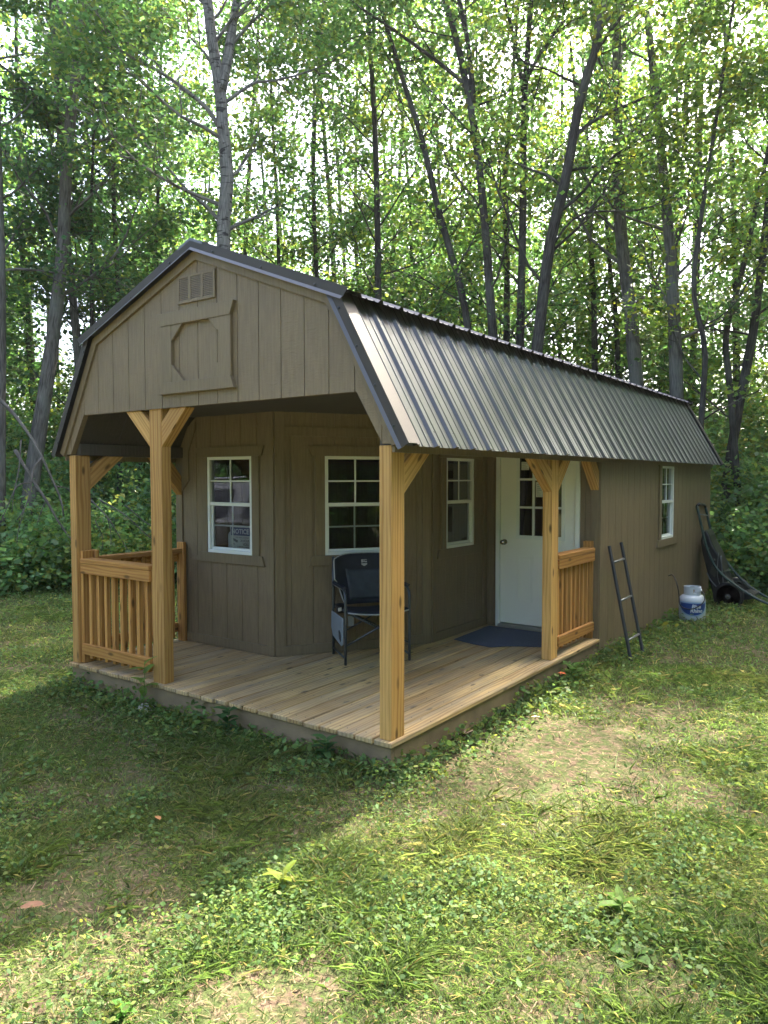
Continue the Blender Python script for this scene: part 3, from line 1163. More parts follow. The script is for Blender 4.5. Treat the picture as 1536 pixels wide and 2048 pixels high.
# ridge cap
mb = MB()
for sx in (1, -1):
    D2 = Vector((n2.z * sx, 0, -n2.x))
    P = Vector((0, -0.062, S_PEAK[1] + 0.099 / n2.z))
    Q = P + D2 * 0.14
    e = Vector((0, Y1R + 0.075, 0))
    mb.face([P, Q, Q + e, P + e])
    mb.face([P, Q, Q - Vector((0, 0, 0.02)), P - Vector((0, 0, 0.02))])
mb.build('ridge_cap', [ROOF], parent=roof)

# ================================================================== GROUND
def axis_coords(lo, hi, step, far):
    a = list(np.arange(lo, hi + 1e-6, step))
    s, x = step, hi
    while x < far:
        s *= 1.35
        x += s
        a.append(x)
    s, x = step, lo
    while x > -far:
        s *= 1.35
        x -= s
        a.insert(0, x)
    return np.array(a)


def mesh_np(name, co, loops, starts, mats, tint=None, uvs=None, smooth=False):
    me = bpy.data.meshes.new(name)
    nv, nl, nf = len(co), len(loops), len(starts)
    me.vertices.add(nv)
    me.vertices.foreach_set('co', np.ascontiguousarray(co, np.float32).ravel())
    me.loops.add(nl)
    me.loops.foreach_set('vertex_index', np.ascontiguousarray(loops, np.int32))
    me.polygons.add(nf)
    me.polygons.foreach_set('loop_start', np.ascontiguousarray(starts, np.int32))
    if tint is not None:
        a = me.attributes.new('tint', 'FLOAT_COLOR', 'POINT')
        c = np.ones((nv, 4), np.float32)
        c[:, :3] = tint
        a.data.foreach_set('color', c.ravel())
    me.update(calc_edges=True)
    if smooth:
        me.polygons.foreach_set('use_smooth', np.ones(nf, bool))
    for m_ in (mats if isinstance(mats, (list, tuple)) else [mats]):
        me.materials.append(m_)
    o = bpy.data.objects.new(name, me)
    COL.objects.link(o)
    return o


gx = axis_coords(-9.0, 9.0, 0.10, 110)
gy = axis_coords(-5.0, 13.0, 0.10, 110)
GX, GY = np.meshgrid(gx, gy)
GZ = gz(GX, GY)
rngn = np.random.default_rng(11)
fine = (np.abs(GX) < 9) & (GY > -5) & (GY < 13)
GZ = GZ + np.where(fine, rngn.normal(0, 0.004, GZ.shape), 0)
nx, ny = len(gx), len(gy)
co = np.stack([GX.ravel(), GY.ravel(), GZ.ravel()], 1)
ii = (np.arange(ny - 1)[:, None] * nx + np.arange(nx - 1)[None, :]).ravel()
q = np.stack([ii, ii + 1, ii + nx + 1, ii + nx], 1).ravel()
ground = mesh_np('ground', co, q, np.arange(len(ii)) * 4, ground_mat(), smooth=True)
tag(ground, kind='structure')


# ------------------------------------------------------------------ value noise for plant cover
def vnoise(x, y, scale, seed):
    r = np.random.default_rng(seed)
    T = r.random((64, 64))
    x, y = np.asarray(x) / scale, np.asarray(y) / scale
    xi, yi = np.floor(x).astype(int), np.floor(y).astype(int)
    fx, fy = x - xi, y - yi
    fx, fy = fx * fx * (3 - 2 * fx), fy * fy * (3 - 2 * fy)
    g = lambda a, b: T[(a % 64), (b % 64)]
    return (g(xi, yi) * (1 - fx) * (1 - fy) + g(xi + 1, yi) * fx * (1 - fy) + g(xi, yi + 1) * (1 - fx) * fy + g(xi + 1, yi + 1) * fx * fy)


# bare or thin patches: photo pixel on the ground, radius along the view, radius across
def on_ground(u, v):
    d = pix_ray(u, v)
    t = (-0.215 - CAM[2]) / d[2]
    p = CAM + d * t
    return p[0], p[1]


BARE = []
for u, v, rx, ry, k in ((230, 1745, .40, .30, .8), (80, 1770, .3, .2, .8), (430, 1705, .25, .2, .6), (1080, 1480, .85, .6, 1.0), (960, 1560, .75, .45, .95), (1140, 1520, .6, .4, .85), (1330, 1450, .6, .4, .7), (860, 1650, .5, .3, .6), (150, 1900, .4, .25, .6),
                        (1200, 1560, .5, .35, .45), (620, 2010, .35, .25, .9), (500, 2040, .4, .3, .9), (30, 2030, .3, .3, .8), (1260, 1990, .22, .18, .85),
                        (1300, 1400, .7, .45, .7), (1170, 1660, .4, .25, .4), (330, 1480, .5, .3, .4), (820, 1620, .35, .3, .5), (1470, 1610, .25, .2, .6),
                        (930, 1460, .4, .3, .7), (1040, 1420, .4, .3, .7), (90, 1390, .8, .5, .4), (250, 1870, .3, .2, .5)):
    x_, y_ = on_ground(u, v)
    BARE.append((x_, y_, rx, ry, k))


def cover(x, y):
    """0 where the soil is bare, 1 where the lawn is thick."""
    c = np.ones_like(x)
    jx = x + 0.35 * (vnoise(x, y, 0.23, 5) - 0.5)
    jy = y + 0.35 * (vnoise(x, y, 0.23, 6) - 0.5)
    for bx, by, rx, ry, k in BARE:
        d = np.hypot((jx - bx) / rx, (jy - by) / ry)
        c = c * (1 - k * np.clip(1.5 - d, 0, 1))
    n = vnoise(x, y, 0.45, 1) * 0.6 + vnoise(x, y, 0.17, 2) * 0.4
    return c * np.clip(0.40 + 1.5 * (n - 0.27), 0.16, 1.0)


def inside_cabin(x, y, pad=0.0):
    return (np.abs(x) < 1.69 + pad) & (y > 0.03 - pad) & (y < 8.26 + pad)


def scatter(n, dmin, dmax, seed, az0=-16.0, az1=70.0, power=1.0):
    """Random ground points in the sector seen by the camera; distance from dmin to dmax."""
    r = np.random.default_rng(seed)
    d = dmin + (dmax - dmin) * r.random(n) ** power
    a = np.radians(az0 + (az1 - az0) * r.random(n))
    x = CAM[0] - np.sin(a) * d
    y = CAM[1] + np.cos(a) * d
    return x, y, d, r


def quads_from(P):
    """P: (n, k, 3) polygons with k corners each."""
    n, k = P.shape[:2]
    return P.reshape(-1, 3), np.arange(n * k), np.arange(n) * k


GRASS = leaf_mat('grass_blade', (0.094, 0.134, 0.042), (0.25, 0.345, 0.07), 0.42, 0.5, 0.25)
WEED = leaf_mat('weed_leaf', (0.090, 0.138, 0.045), (0.25, 0.35, 0.08), 0.40, 0.6, 0.2)
STRAW = leaf_mat('dry_clipping', (0.36, 0.28, 0.16), (0.25, 0.19, 0.1), 0.15, 0.8, 0.1)


def grass(name, zones, mat, hscale=1.0):
    cos, tints = [], []
    for n, d0, d1, h0, h1, w, seed in zones:
        x, y, d, r = scatter(n, d0, d1, seed, power=0.75)
        cl = vnoise(x, y, 0.30, seed + 3)
        keepm = (r.random(n) < cover(x, y)) & ~inside_cabin(x, y, 0.0)
        x, y, d, cl = x[keepm], y[keepm], d[keepm], cl[keepm]
        m_ = len(x)
        z = gz(x, y) - 0.005
        tuft = np.clip((cl - 0.52) * 3.2, 0, 1)
        h = (h0 + (h1 - h0) * r.random(m_) ** 1.6) * (0.7 + 0.8 * tuft) * hscale
        edge = np.exp(-((np.maximum(np.abs(x) - 1.7, 0) ** 2 + np.maximum(-y, 0) ** 2)) / 0.05)
        h = h * (1 + 0.6 * edge)
        az = r.random(m_) * 2 * np.pi
        lean = 0.35 + 1.35 * r.random(m_)
        wv = w * (0.7 + 0.6 * r.random(m_)) * np.clip(d / 5.0, 0.75, 2.6)
        dx, dy = np.cos(az), np.sin(az)
        sa = az + np.pi / 2 + r.normal(0, 0.3, m_)
        sx, sy = np.cos(sa), np.sin(sa)
        P = np.zeros((m_, 7, 3))
        for k, (t, ww) in enumerate(((0.0, 0.8), (0.45, 1.0), (0.8, 0.6))):
            px = x + dx * h * lean * t * t
            py = y + dy * h * lean * t * t
            pz = z + h * t * (1 - 0.25 * lean * t)
            P[:, k] = np.stack([px - sx * wv * ww / 2, py - sy * wv * ww / 2, pz], 1)
            P[:, 6 - k] = np.stack([px + sx * wv * ww / 2, py + sy * wv * ww / 2, pz], 1)
        P[:, 3] = np.stack([x + dx * h * lean, y + dy * h * lean, z + h * (1 - 0.3 * lean)], 1)
        tv = 0.45 + 1.0 * r.random(m_)
        pale = np.clip(vnoise(x, y, 0.6, 77) * 1.5 - 0.45, 0, 1) * r.random(m_)
        tint = np.stack([tv * (0.8 + 0.75 * pale), tv * (0.95 + 0.3 * pale), tv * (0.9 + 0.5 * pale)], 1)
        dry = r.random(m_) < 0.10
        tint[dry] = np.array([2.2, 1.45, 2.2]) * tv[dry, None]
        cos.append(P)
        tints.append(np.repeat(tint, 7, 0))
    P = np.concatenate(cos)
    co, lp, st = quads_from(P)
    o = mesh_np(name, co, lp, st, mat, np.concatenate(tints))
    return tag(o, 'green lawn grass with yellowish tufts around the cabin', 'grass', kind='stuff')


grass('lawn_grass', [(330000, 1.0, 4.2, .018, .095, .0034, 21), (280000, 4.0, 7.5, .02, .09, .0042, 22), (130000, 7.3, 12.5, .03, .10, .0052, 23), (70000, 12, 19, .05, .15, .008, 24)], GRASS)


def leafy(name, centers, sizes, r, mat, tint, nsides=6, flat=0.6, lift=None, label=None, cat=None, kind=None, parent=None, aspect=0.7):
    """Pointed oval leaves: one six-cornered polygon each, folded normals at random."""
    n = len(centers)
    nr = r.normal(0, 1, (n, 3))
    nr[:, 2] = np.abs(nr[:, 2]) * (1 + 3 * flat) + flat
    nr /= np.linalg.norm(nr, axis=1)[:, None]
    t = r.normal(0, 1, (n, 3))
    t -= nr * (t * nr).sum(1)[:, None]
    t /= np.linalg.norm(t, axis=1)[:, None]
    b = np.cross(nr, t)
    s = sizes[:, None]
    if nsides == 6:
        prof = ((-0.5, 0), (-0.22, 0.36), (0.15, 0.38), (0.5, 0), (0.15, -0.38), (-0.22, -0.36))
    else:
        prof = ((-0.5, 0), (-0.05, 0.36), (0.5, 0), (-0.05, -0.36))
    P = np.stack([centers + t * s * u + b * s * v * aspect * 1.4 for u, v in prof], 1)
    co, lp, st = quads_from(P)
    return mesh_np(name, co, lp, st, mat, np.repeat(tint, len(prof), 0))


# broad leaved weeds and clover in the lawn
cs, szs, tns = [], [], []
for n, d0, d1, s0, s1, seed in ((190000, 1.0, 4.5, .006, .032, 31), (150000, 4.3, 8.5, .009, .040, 32), (70000, 8.3, 15, .025, .06, 33)):
    x, y, d, r = scatter(n, d0, d1, seed, power=0.75)
    cl = vnoise(x, y, 0.38, 41) * 0.6 + vnoise(x, y, 0.13, 42) * 0.4
    edge = np.exp(-((np.maximum(np.abs(x) - 1.7, 0) ** 2 + np.maximum(-y, 0) ** 2)) / 0.06) + 0.9 * np.exp(-((x - 2.05) ** 2 + (y - 5.95) ** 2) / 0.10) + 0.7 * np.exp(-((x - 2.2) ** 2 + (y - 7.2) ** 2) / 0.12)
    ok = (r.random(n) < np.clip((cl - 0.42) * 3.6, 0.10, 1) * np.clip(cover(x, y) * 1.6, 0, 1) + edge) & ~inside_cabin(x, y, 0.0)
    x, y, edge, cl = x[ok], y[ok], edge[ok], cl[ok]
    m_ = len(x)
    z = gz(x, y) + 0.008 + 0.06 * r.random(m_) ** 1.5 * (1 + 1.1 * edge) * (0.4 + cl)
    cs.append(np.stack([x, y, z], 1))
    szs.append((s0 + (s1 - s0) * r.random(m_) ** 2) * (1 + 0.6 * edge))
    tv = 0.5 + 0.95 * r.random(m_)
    yel = r.random(m_) ** 3
    tns.append(np.stack([tv * (0.8 + 0.9 * yel), tv * (1 + 0.25 * yel), tv * (1.0 - 0.2 * yel)], 1))
o = leafy('lawn_weeds', np.concatenate(cs), np.concatenate(szs), np.random.default_rng(5), WEED, np.concatenate(tns), flat=0.3, aspect=0.55)
tag(o, 'low clover and broad leaved weeds mixed into the lawn', 'weeds', kind='stuff')

# dry clippings lying on the soil
x, y, d, r = scatter(60000, 1.0, 9.5, 51, power=0.8)
cv = cover(x, y)
ok = (r.random(60000) < np.clip(1.0 - 1.1 * cv, 0.04, 1) * (0.35 + 0.9 * vnoise(x, y, 0.5, 52))) & ~inside_cabin(x, y)
x, y, d = x[ok], y[ok], d[ok]
n = len(x)
a = r.random(n) * np.pi * 2
ln = 0.012 + 0.042 * r.random(n) ** 1.8
w = 0.0011 + 0.0016 * r.random(n)
w = w * np.clip(d / 4, 0.8, 2)
z = gz(x, y) + 0.006 + 0.016 * r.random(n)
dx, dy = np.cos(a) * ln / 2, np.sin(a) * ln / 2
sx, sy = -np.sin(a) * w, np.cos(a) * w
dz = r.normal(0, 0.10, n) * ln
P = np.stack([np.stack([x - dx - sx, y - dy - sy, z - dz], 1), np.stack([x + dx - sx, y + dy - sy, z + dz], 1),
              np.stack([x + dx + sx, y + dy + sy, z + dz + .001], 1), np.stack([x - dx + sx, y - dy + sy, z - dz + .001], 1)], 1)
co, lp, st = quads_from(P)
tv = 0.28 + 0.55 * r.random(n)
tn = np.stack([tv, tv * (0.9 + 0.15 * r.random(n)), tv * (0.8 + 0.3 * r.random(n))], 1)
o = mesh_np('grass_clippings', co, lp, st, STRAW, np.repeat(tn, 4, 0))
tag(o, 'dry straw coloured clippings and thatch on the bare soil', 'clippings', kind='stuff')

# ================================================================== WOODS
LEAF = leaf_mat('tree_leaf', (0.063, 0.110, 0.044), (0.215, 0.35, 0.085), 0.52, 0.42, 0.4)
BUSH = leaf_mat('understory_leaf', (0.14, 0.215, 0.080), (0.34, 0.48, 0.14), 0.48, 0.38, 0.4)
BARK_B = bark_mat('birch_bark', (0.22, 0.21, 0.19), (0.07, 0.062, 0.055), bands=0.85, lichen=0.25)
BARK_D = bark_mat('grey_brown_bark', (0.075, 0.066, 0.057), (0.022, 0.019, 0.017), lichen=0.22)
BARK_L = bark_mat('lichen_bark', (0.15, 0.137, 0.12), (0.045, 0.04, 0.034), lichen=0.45)
DEADW = bark_mat('dead_wood', (0.15, 0.138, 0.122), (0.06, 0.053, 0.046), lichen=0.2)


def smooth_path(P, n):
    """Catmull-Rom through P, resampled to n points."""
    P = np.asarray(P, float)
    if len(P) < 3:
        t = np.linspace(0, 1, n)[:, None]
        return P[0] * (1 - t) + P[-1] * t
    Q = np.vstack([2 * P[0] - P[1], P, 2 * P[-1] - P[-2]])
    seg = np.linalg.norm(np.diff(P, axis=0), axis=1)
    cum = np.concatenate([[0], np.cumsum(seg)])
    out = []
    for s in np.linspace(0, cum[-1], n):
        i = min(np.searchsorted(cum, s, 'right') - 1, len(P) - 2)
        t = (s - cum[i]) / max(seg[i], 1e-6)
        p0, p1, p2, p3 = Q[i], Q[i + 1], Q[i + 2], Q[i + 3]
        out.append(0.5 * (2 * p1 + (p2 - p0) * t + (2 * p0 - 5 * p1 + 4 * p2 - p3) * t * t + (3 * p1 - p0 - 3 * p2 + p3) * t ** 3))
    return np.array(out)


def grow(mb, r, start, direction, length, rad, depth, tips, gravity=0.0):
    """Crooked branch; collects foliage points in tips."""
    n = 7
    p = np.array(start, float)
    d = np.array(direction, float)
    d /= np.linalg.norm(d)
    pts = [p.copy()]
    for k in range(n):
        d = d + r.normal(0, 0.13, 3) + np.array([0, 0, 0.06 - gravity])
        d /= np.linalg.norm(d)
        p = p + d * length / n
        pts.append(p.copy())
        if depth == 0 or k >= 3:
            tips.append((p.copy(), 0.25 + 0.12 * length))
    mb.tube([tuple(q) for q in pts], [max(0.004, rad * (1 - 0.85 * k / n)) for k in range(n + 1)], 5, cap=False)
    if depth > 0:
        for k in (2, 3, 4, 5, 6):
            for _ in range(1):
                ax = r.normal(0, 1, 3)
                ax -= d * ax.dot(d)
                ax /= np.linalg.norm(ax) + 1e-6
                dd = d * 0.75 + ax * 0.8
                dd[2] = dd[2] * 0.6 + 0.12
                grow(mb, r, pts[k], dd, length * (0.5 - 0.04 * k) + 0.2, rad * 0.45, depth - 1, tips, gravity)


def crown_leaves(name, tips, per, size, r, base_tint, parent, mat=LEAF, squash=0.38, zmin=None):
    C = np.array([t[0] for t in tips])
    S = np.array([t[1] for t in tips])
    cl = 0.55 + 0.8 * r.random(len(C))
    hue = r.random(len(C))
    idx = np.repeat(np.arange(len(C)), per)
    n = len(idx)
    pos = C[idx] + r.normal(0, 1, (n, 3)) * S[idx, None] * np.array([1, 1, squash]) * 0.62
    if zmin is not None:
        ok = pos[:, 2] > zmin
        pos, idx = pos[ok], idx[ok]
        n = len(idx)
    tv = cl[idx] * (0.75 + 0.5 * r.random(n))
    h = np.clip(hue[idx] + r.normal(0, 0.15, n), 0, 1)
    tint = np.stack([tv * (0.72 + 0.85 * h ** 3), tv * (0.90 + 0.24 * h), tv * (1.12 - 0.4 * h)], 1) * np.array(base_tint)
    sz = size * (0.5 + 1.0 * r.random(n))
    o = leafy(name, pos, sz, r, mat, tint, nsides=4, flat=0.25)
    o.parent = parent
    return o


def tree(name, label, D, pix, wpx, top, bark, nbr, zc, blen, per, leaf, tint, seed, group='trees behind the cabin', fork=None, lean_end=None, extra=()):
    """pix: trunk centre line in the photo from low to high, taken D metres from the viewpoint."""
    r = np.random.default_rng(seed)
    slim = wpx < 14.5
    zc, nbr, per = zc * (0.62 if slim else 0.8), int(nbr * 1.25), int(per * (0.8 if slim else 0.62))
    P = [at(u, v, D) for u, v in pix]
    b = P[0].copy()
    if len(P) > 1:
        sl = (P[1] - P[0]) / max(P[1][2] - P[0][2], 0.2)
        sl = np.clip(sl, -0.12, 0.12)
        b = P[0] - sl * (P[0][2] + 0.2)
    b[2] = float(gz(b[0], b[1])) - 0.05
    sl = (P[-1] - P[-2]) / max(P[-1][2] - P[-2][2], 0.2)
    sl = np.clip(sl, -0.25, 0.25)
    e = P[-1] + sl * max(0, top - P[-1][2])
    e[2] = max(top, P[-1][2] + 0.3)
    path = smooth_path([b] + P + [e], 30)
    rad = wpx / F_PX * D / 2
    H = path[-1][2] - b[2]
    zref = P[0][2]
    tt = np.linspace(0, 1, 30)
    rr = rad * np.clip(1.18 - 0.75 * tt, 0.12, 2)
    rr[0] *= 1.5
    rr[1] *= 1.15
    root = thing(name, label, 'tree', (float(b[0]), float(b[1]), float(b[2])), group=group)
    mb = MB()
    mb.rng = random.Random(seed)
    mb.tube([tuple(p) for p in path - b], rr, 12, wob=0.05)
    tips = []
    local = path - b
    for limb, wl in (fork or ()):
        lp = smooth_path([at(u, v, D) - b for u, v in limb], 12)
        k0 = wl / F_PX * D / 2
        mb.tube([tuple(p) for p in lp], [k0 * (1 - 0.5 * k / 11) for k in range(12)], 9, wob=0.04)
        for k in range(4, 12, 2):
            grow(mb, r, lp[k], (lp[-1] - lp[0]) / np.linalg.norm(lp[-1] - lp[0]) + r.normal(0, 0.5, 3), blen * 0.6, k0 * 0.35, 1, tips)
    a0 = r.random() * 6.28
    for k in range(nbr):
        f = zc / H + (0.98 - zc / H) * (k + r.random()) / nbr
        i = min(int(f * 29), 28)
        p = local[i] + (local[i + 1] - local[i]) * (f * 29 - i)
        az = a0 + k * 2.399 + r.normal(0, 0.3)
        tocam = math.atan2(CAM[1] - b[1], CAM[0] - b[0])
        if math.cos(az - tocam) > 0.55:
            az = tocam + math.copysign(R(58) + R(60) * r.random(), math.sin(az - tocam))
        el = R(20) + R(38) * r.random()
        dv = np.array([math.cos(az) * math.cos(el), math.sin(az) * math.cos(el), math.sin(el)])
        ln = blen * (0.65 + 0.7 * r.random()) * (1.1 - 0.45 * f)
        grow(mb, r, p, dv, ln, max(0.012, rr[i] * 0.33), 1, tips)
    for (ex, ey, ez, es) in extra:
        tips.append((np.array([ex, ey, ez]) - b, es))
    low_t = 0.8 * local[-1][2]
    tips = [t for t in tips if t[0][2] > low_t or min(np.hypot(*(local[:, :2] - t[0][:2]).T)) > 0.5]
    tk = mb.build('trunk', [bark], parent=root, smooth=True)
    crown_leaves('crown', tips, per, leaf, r, tint, root)
    return root


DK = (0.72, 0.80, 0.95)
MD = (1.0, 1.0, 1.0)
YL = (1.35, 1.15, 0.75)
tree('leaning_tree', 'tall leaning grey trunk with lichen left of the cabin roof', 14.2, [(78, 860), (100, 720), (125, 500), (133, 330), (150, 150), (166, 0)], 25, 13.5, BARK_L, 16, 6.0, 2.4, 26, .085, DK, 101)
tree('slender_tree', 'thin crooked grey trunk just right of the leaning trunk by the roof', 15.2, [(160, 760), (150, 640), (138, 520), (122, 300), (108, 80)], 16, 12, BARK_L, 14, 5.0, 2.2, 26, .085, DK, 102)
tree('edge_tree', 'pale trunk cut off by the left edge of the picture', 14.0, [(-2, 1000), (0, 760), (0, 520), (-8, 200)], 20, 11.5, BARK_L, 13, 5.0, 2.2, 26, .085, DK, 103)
tree('birch_tree', 'pale forked birch rising behind the gable peak', 12.5, [(447, 500), (448, 440), (455, 350), (446, 260), (440, 180), (424, 80), (415, 0)], 31, 12.5, BARK_B, 13, 6.4, 2.8, 26, .085, MD, 104,
     fork=[([(440, 190), (455, 120), (470, 20), (486, -80)], 22), ([(441, 262), (412, 215), (330, 150), (270, 118), (215, 85)], 9)])
tree('straight_tree', 'straight slim dark trunk above the middle of the roof ridge', 15.0, [(757, 620), (755, 450), (750, 260), (738, 60)], 15, 13, BARK_D, 20, 3.5, 2.5, 26, .09, MD, 105)
tree('leaning_tree', 'thin trunk leaning left beside the twin dark trunks over the roof', 14.0, [(930, 620), (905, 520), (872, 400), (842, 270), (812, 180)], 16, 11.5, BARK_D, 12, 4.5, 2.3, 20, .085, MD, 106)
tree('maple_tree', 'dark maple with a long bare limb reaching left above the roof', 13.5, [(985, 660), (968, 430), (950, 270), (920, 110), (890, 0)], 19, 12.5, BARK_D, 11, 6.0, 2.6, 22, .085, MD, 107,
     fork=[([(945, 200), (920, 160), (850, 105), (790, 62), (720, 15)], 9), ([(946, 205), (940, 120), (928, 40), (905, -60)], 12)])
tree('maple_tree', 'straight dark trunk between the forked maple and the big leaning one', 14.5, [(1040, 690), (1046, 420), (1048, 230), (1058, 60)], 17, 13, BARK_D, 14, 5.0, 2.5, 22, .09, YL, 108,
     fork=[([(1048, 190), (1035, 110), (1012, 10), (1000, -70)], 9), ([(1052, 160), (1085, 100), (1130, 40)], 8)])
tree('slender_tree', 'slim dark trunk close on the left of the straight maple', 16.0, [(1013, 690), (1014, 520), (1010, 360), (1022, 200)], 14, 12, BARK_D, 13, 5.0, 2.2, 22, .09, MD, 109)
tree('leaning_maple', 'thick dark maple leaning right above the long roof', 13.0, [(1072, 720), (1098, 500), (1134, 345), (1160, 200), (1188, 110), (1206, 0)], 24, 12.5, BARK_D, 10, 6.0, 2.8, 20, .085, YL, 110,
     fork=[([(1130, 350), (1155, 270), (1200, 235), (1290, 195), (1380, 150)], 8), ([(1110, 430), (1160, 390), (1230, 310), (1330, 270)], 7), ([(1160, 200), (1176, 130), (1230, 50), (1290, -20)], 9), ([(1098, 500), (1160, 430), (1280, 420), (1350, 390)], 5)])
tree('rough_barked_tree', 'thick rough banded trunk above the far half of the roof', 14.5, [(1275, 790), (1262, 640), (1243, 480), (1236, 330), (1234, 120)], 27, 13, BARK_L, 12, 6.0, 2.5, 20, .09, MD, 111)
tree('broken_tree', 'thick pitted grey trunk near the back end of the roof', 13.8, [(1354, 820), (1350, 680), (1343, 540), (1333, 410), (1326, 340)], 27, 9.5, BARK_L, 9, 4.6, 1.9, 20, .085, MD, 112)
tree('crooked_tree', 'slim crooked dark trunk just right of the pitted grey one', 13.0, [(1402, 850), (1410, 700), (1388, 590), (1396, 480), (1420, 320)], 11, 9.5, BARK_D, 10, 4.2, 1.9, 20, .085, YL, 113)
tree('bent_tree', 'slim bent trunk curving right near the right edge', 14.5, [(1462, 800), (1452, 670), (1480, 560), (1500, 470), (1530, 330)], 12, 10, BARK_D, 10, 4.2, 2.0, 20, .085, MD, 114)
tree('dark_tree', 'dark leaning trunk at the right edge of the picture', 14.6, [(1470, 860), (1492, 740), (1510, 640), (1530, 470), (1548, 300)], 17, 10.5, BARK_D, 10, 5.0, 2.1, 20, .08, YL, 115)
tree('slender_tree', 'thin trunk among leaves left of the rough banded trunk', 17.0, [(1190, 760), (1188, 620), (1182, 500), (1170, 380)], 13, 11, BARK_D, 13, 4.5, 2.2, 22, .09, MD, 116)
tree('slender_tree', 'thin trunk touching the left side of the rough banded trunk', 17.5, [(1237, 780), (1232, 640), (1222, 560), (1212, 430)], 11, 11, BARK_D, 12, 4.5, 2.2, 22, .09, MD, 117)
tree('slender_tree', 'thin upright trunk in shade over the left slope of the roof', 16.0, [(236, 700), (234, 540), (228, 420), (226, 240)], 10, 12, BARK_D, 15, 3.4, 2.3, 26, .095, DK, 118)
tree('slender_tree', 'thin dark trunk between the lichen trunks and the gable', 15.0, [(183, 740), (184, 560), (182, 430), (186, 300)], 8, 10.5, BARK_D, 15, 2.6, 2.1, 26, .09, DK, 119)
tree('slender_tree', 'thin trunk in the leaves left of the gable peak', 17.0, [(300, 640), (312, 480), (318, 320), (322, 100)], 9, 13, BARK_D, 18, 3.2, 2.4, 26, .095, DK, 120)
tree('slender_tree', 'thin trunk with glowing leaves right of the forked birch', 17.0, [(560, 640), (556, 470), (548, 300), (540, 120)], 9, 13, BARK_D, 18, 3.2, 2.4, 26, .095, MD, 121)
tree('slender_tree', 'thin leafy trunk halfway between the birch and the slim straight trunk', 16.5, [(640, 640), (630, 480), (628, 300), (640, 120)], 10, 13, BARK_D, 18, 3.2, 2.4, 26, .095, MD, 122)
tree('slender_tree', 'thin leafy trunk just right of the slim straight trunk', 18.0, [(812, 680), (822, 520), (818, 380), (800, 200)], 9, 12, BARK_D, 15, 3.2, 2.4, 24, .095, YL, 123)


# far woods: one mass of trunks and leaves beyond the trees above
def az_pt(az, D, z):
    a = math.radians(az)
    return np.array([CAM[0] - math.sin(a) * D, CAM[1] + math.cos(a) * D, z])


r = np.random.default_rng(77)
tips = []
for k in range(9500):
    az = 2 + 69 * r.random()
    low = k < 7000
    D = (17 if low else 19) + 12 * r.random()
    z = 0.2 + 9.0 * r.random() if low else 8.0 + 12 * r.random()
    dens = 1.0 if az > 44 else (0.94 if az > 26 else 0.86)
    if az > 27 and z > 6.5:
        dens *= 0.72
    if z / D > 0.40 and (40.5 < az < 46 or 19 < az < 25 or az > 64) and r.random() < 0.8:
        continue
    X = math.radians(az) * 22
    cl = 0.65 * float(vnoise(X + 40, z + 9 * (D > 24), 1.9, 201)) + 0.35 * float(vnoise(X + 40, z, 0.8, 202))
    if r.random() < dens and cl > 0.36 + 0.016 * max(0.0, z - 4):
        tips.append((az_pt(az, D, z), 0.45 + 0.5 * r.random() ** 2))
for k in range(1500):
    az = -34 + 37 * r.random()
    D = 21.5 + 12 * r.random()
    z = 0.2 + 15.5 * r.random()
    tips.append((az_pt(az, D, z), 0.65 + 0.7 * r.random()))
for k in range(270):  # added leaf clumps out of view, placed to dapple sunlight on the right lawn
    tips.append((np.array([1.7 + 6.0 * r.random(), 12.5 + 4.0 * r.random(), 8.0 + 6.5 * r.random()]), 0.45 + 0.3 * r.random()))
for k in range(34):  # higher unseen clumps, added to break up sun on the near grass
    tips.append((np.array([1.9 + 3.6 * r.random(), 12 + 3.0 * r.random(), 15.5 + 5.0 * r.random()]), 0.35 + 0.25 * r.random()))
o = crown_leaves('far_woods_and_dapple_leaves', tips, 84, .115, r, (1.0, 1.0, 0.9), None, squash=0.45)
tag(o, 'far leafy woods glowing behind the nearer trunks plus added unseen leaf clumps dappling the lawn', 'woods', kind='stuff')
mb = MB()
for k in range(60):
    az = 3 + 67 * r.random()
    D = 19 + 14 * r.random()
    b = az_pt(az, D, -0.2)
    t = b + np.array([r.normal(0, .7), r.normal(0, .7), 15])
    m_ = (b + t) / 2 + r.normal(0, .25, 3)
    mb.tube([tuple(p) for p in smooth_path([b, m_, t], 8)], list(np.linspace(0.06 + 0.07 * r.random(), 0.03, 8)), 7, cap=False)
o = mb.build('distant_trunks', [BARK_D], smooth=True)
tag(o, 'many thin far trunks standing in the distant woods', 'woods', kind='stuff')

# undergrowth at the edge of the lawn
r = np.random.default_rng(88)
tips = []
for (az0, az1, d0, d1, hmax, n) in ((44, 72, 12.4, 18, 3.8, 1200), (2, 17.5, 12.6, 17, 4.0, 900), (17, 45, 14.5, 19, 3.2, 480)):
    for k in range(n):
        az = az0 + (az1 - az0) * r.random()
        D = d0 + (d1 - d0) * r.random()
        f = (D - d0) / (d1 - d0)
        h = hmax * (0.25 + 0.75 * f) * (0.55 + 0.45 * math.sin(az * 1.9 + D * 2.1) ** 2)
        p = az_pt(az, D, 0)
        p[2] = float(gz(p[0], p[1])) + h * r.random() ** 0.8
        tips.append((p, 0.26 + 0.16 * r.random()))
o = crown_leaves('undergrowth', tips, 75, .088, r, (1.0, 1.0, 1.0), None, mat=BUSH, squash=0.75, zmin=-0.2)
tag(o, 'bushy green undergrowth along the edge of the lawn', 'undergrowth', kind='stuff')

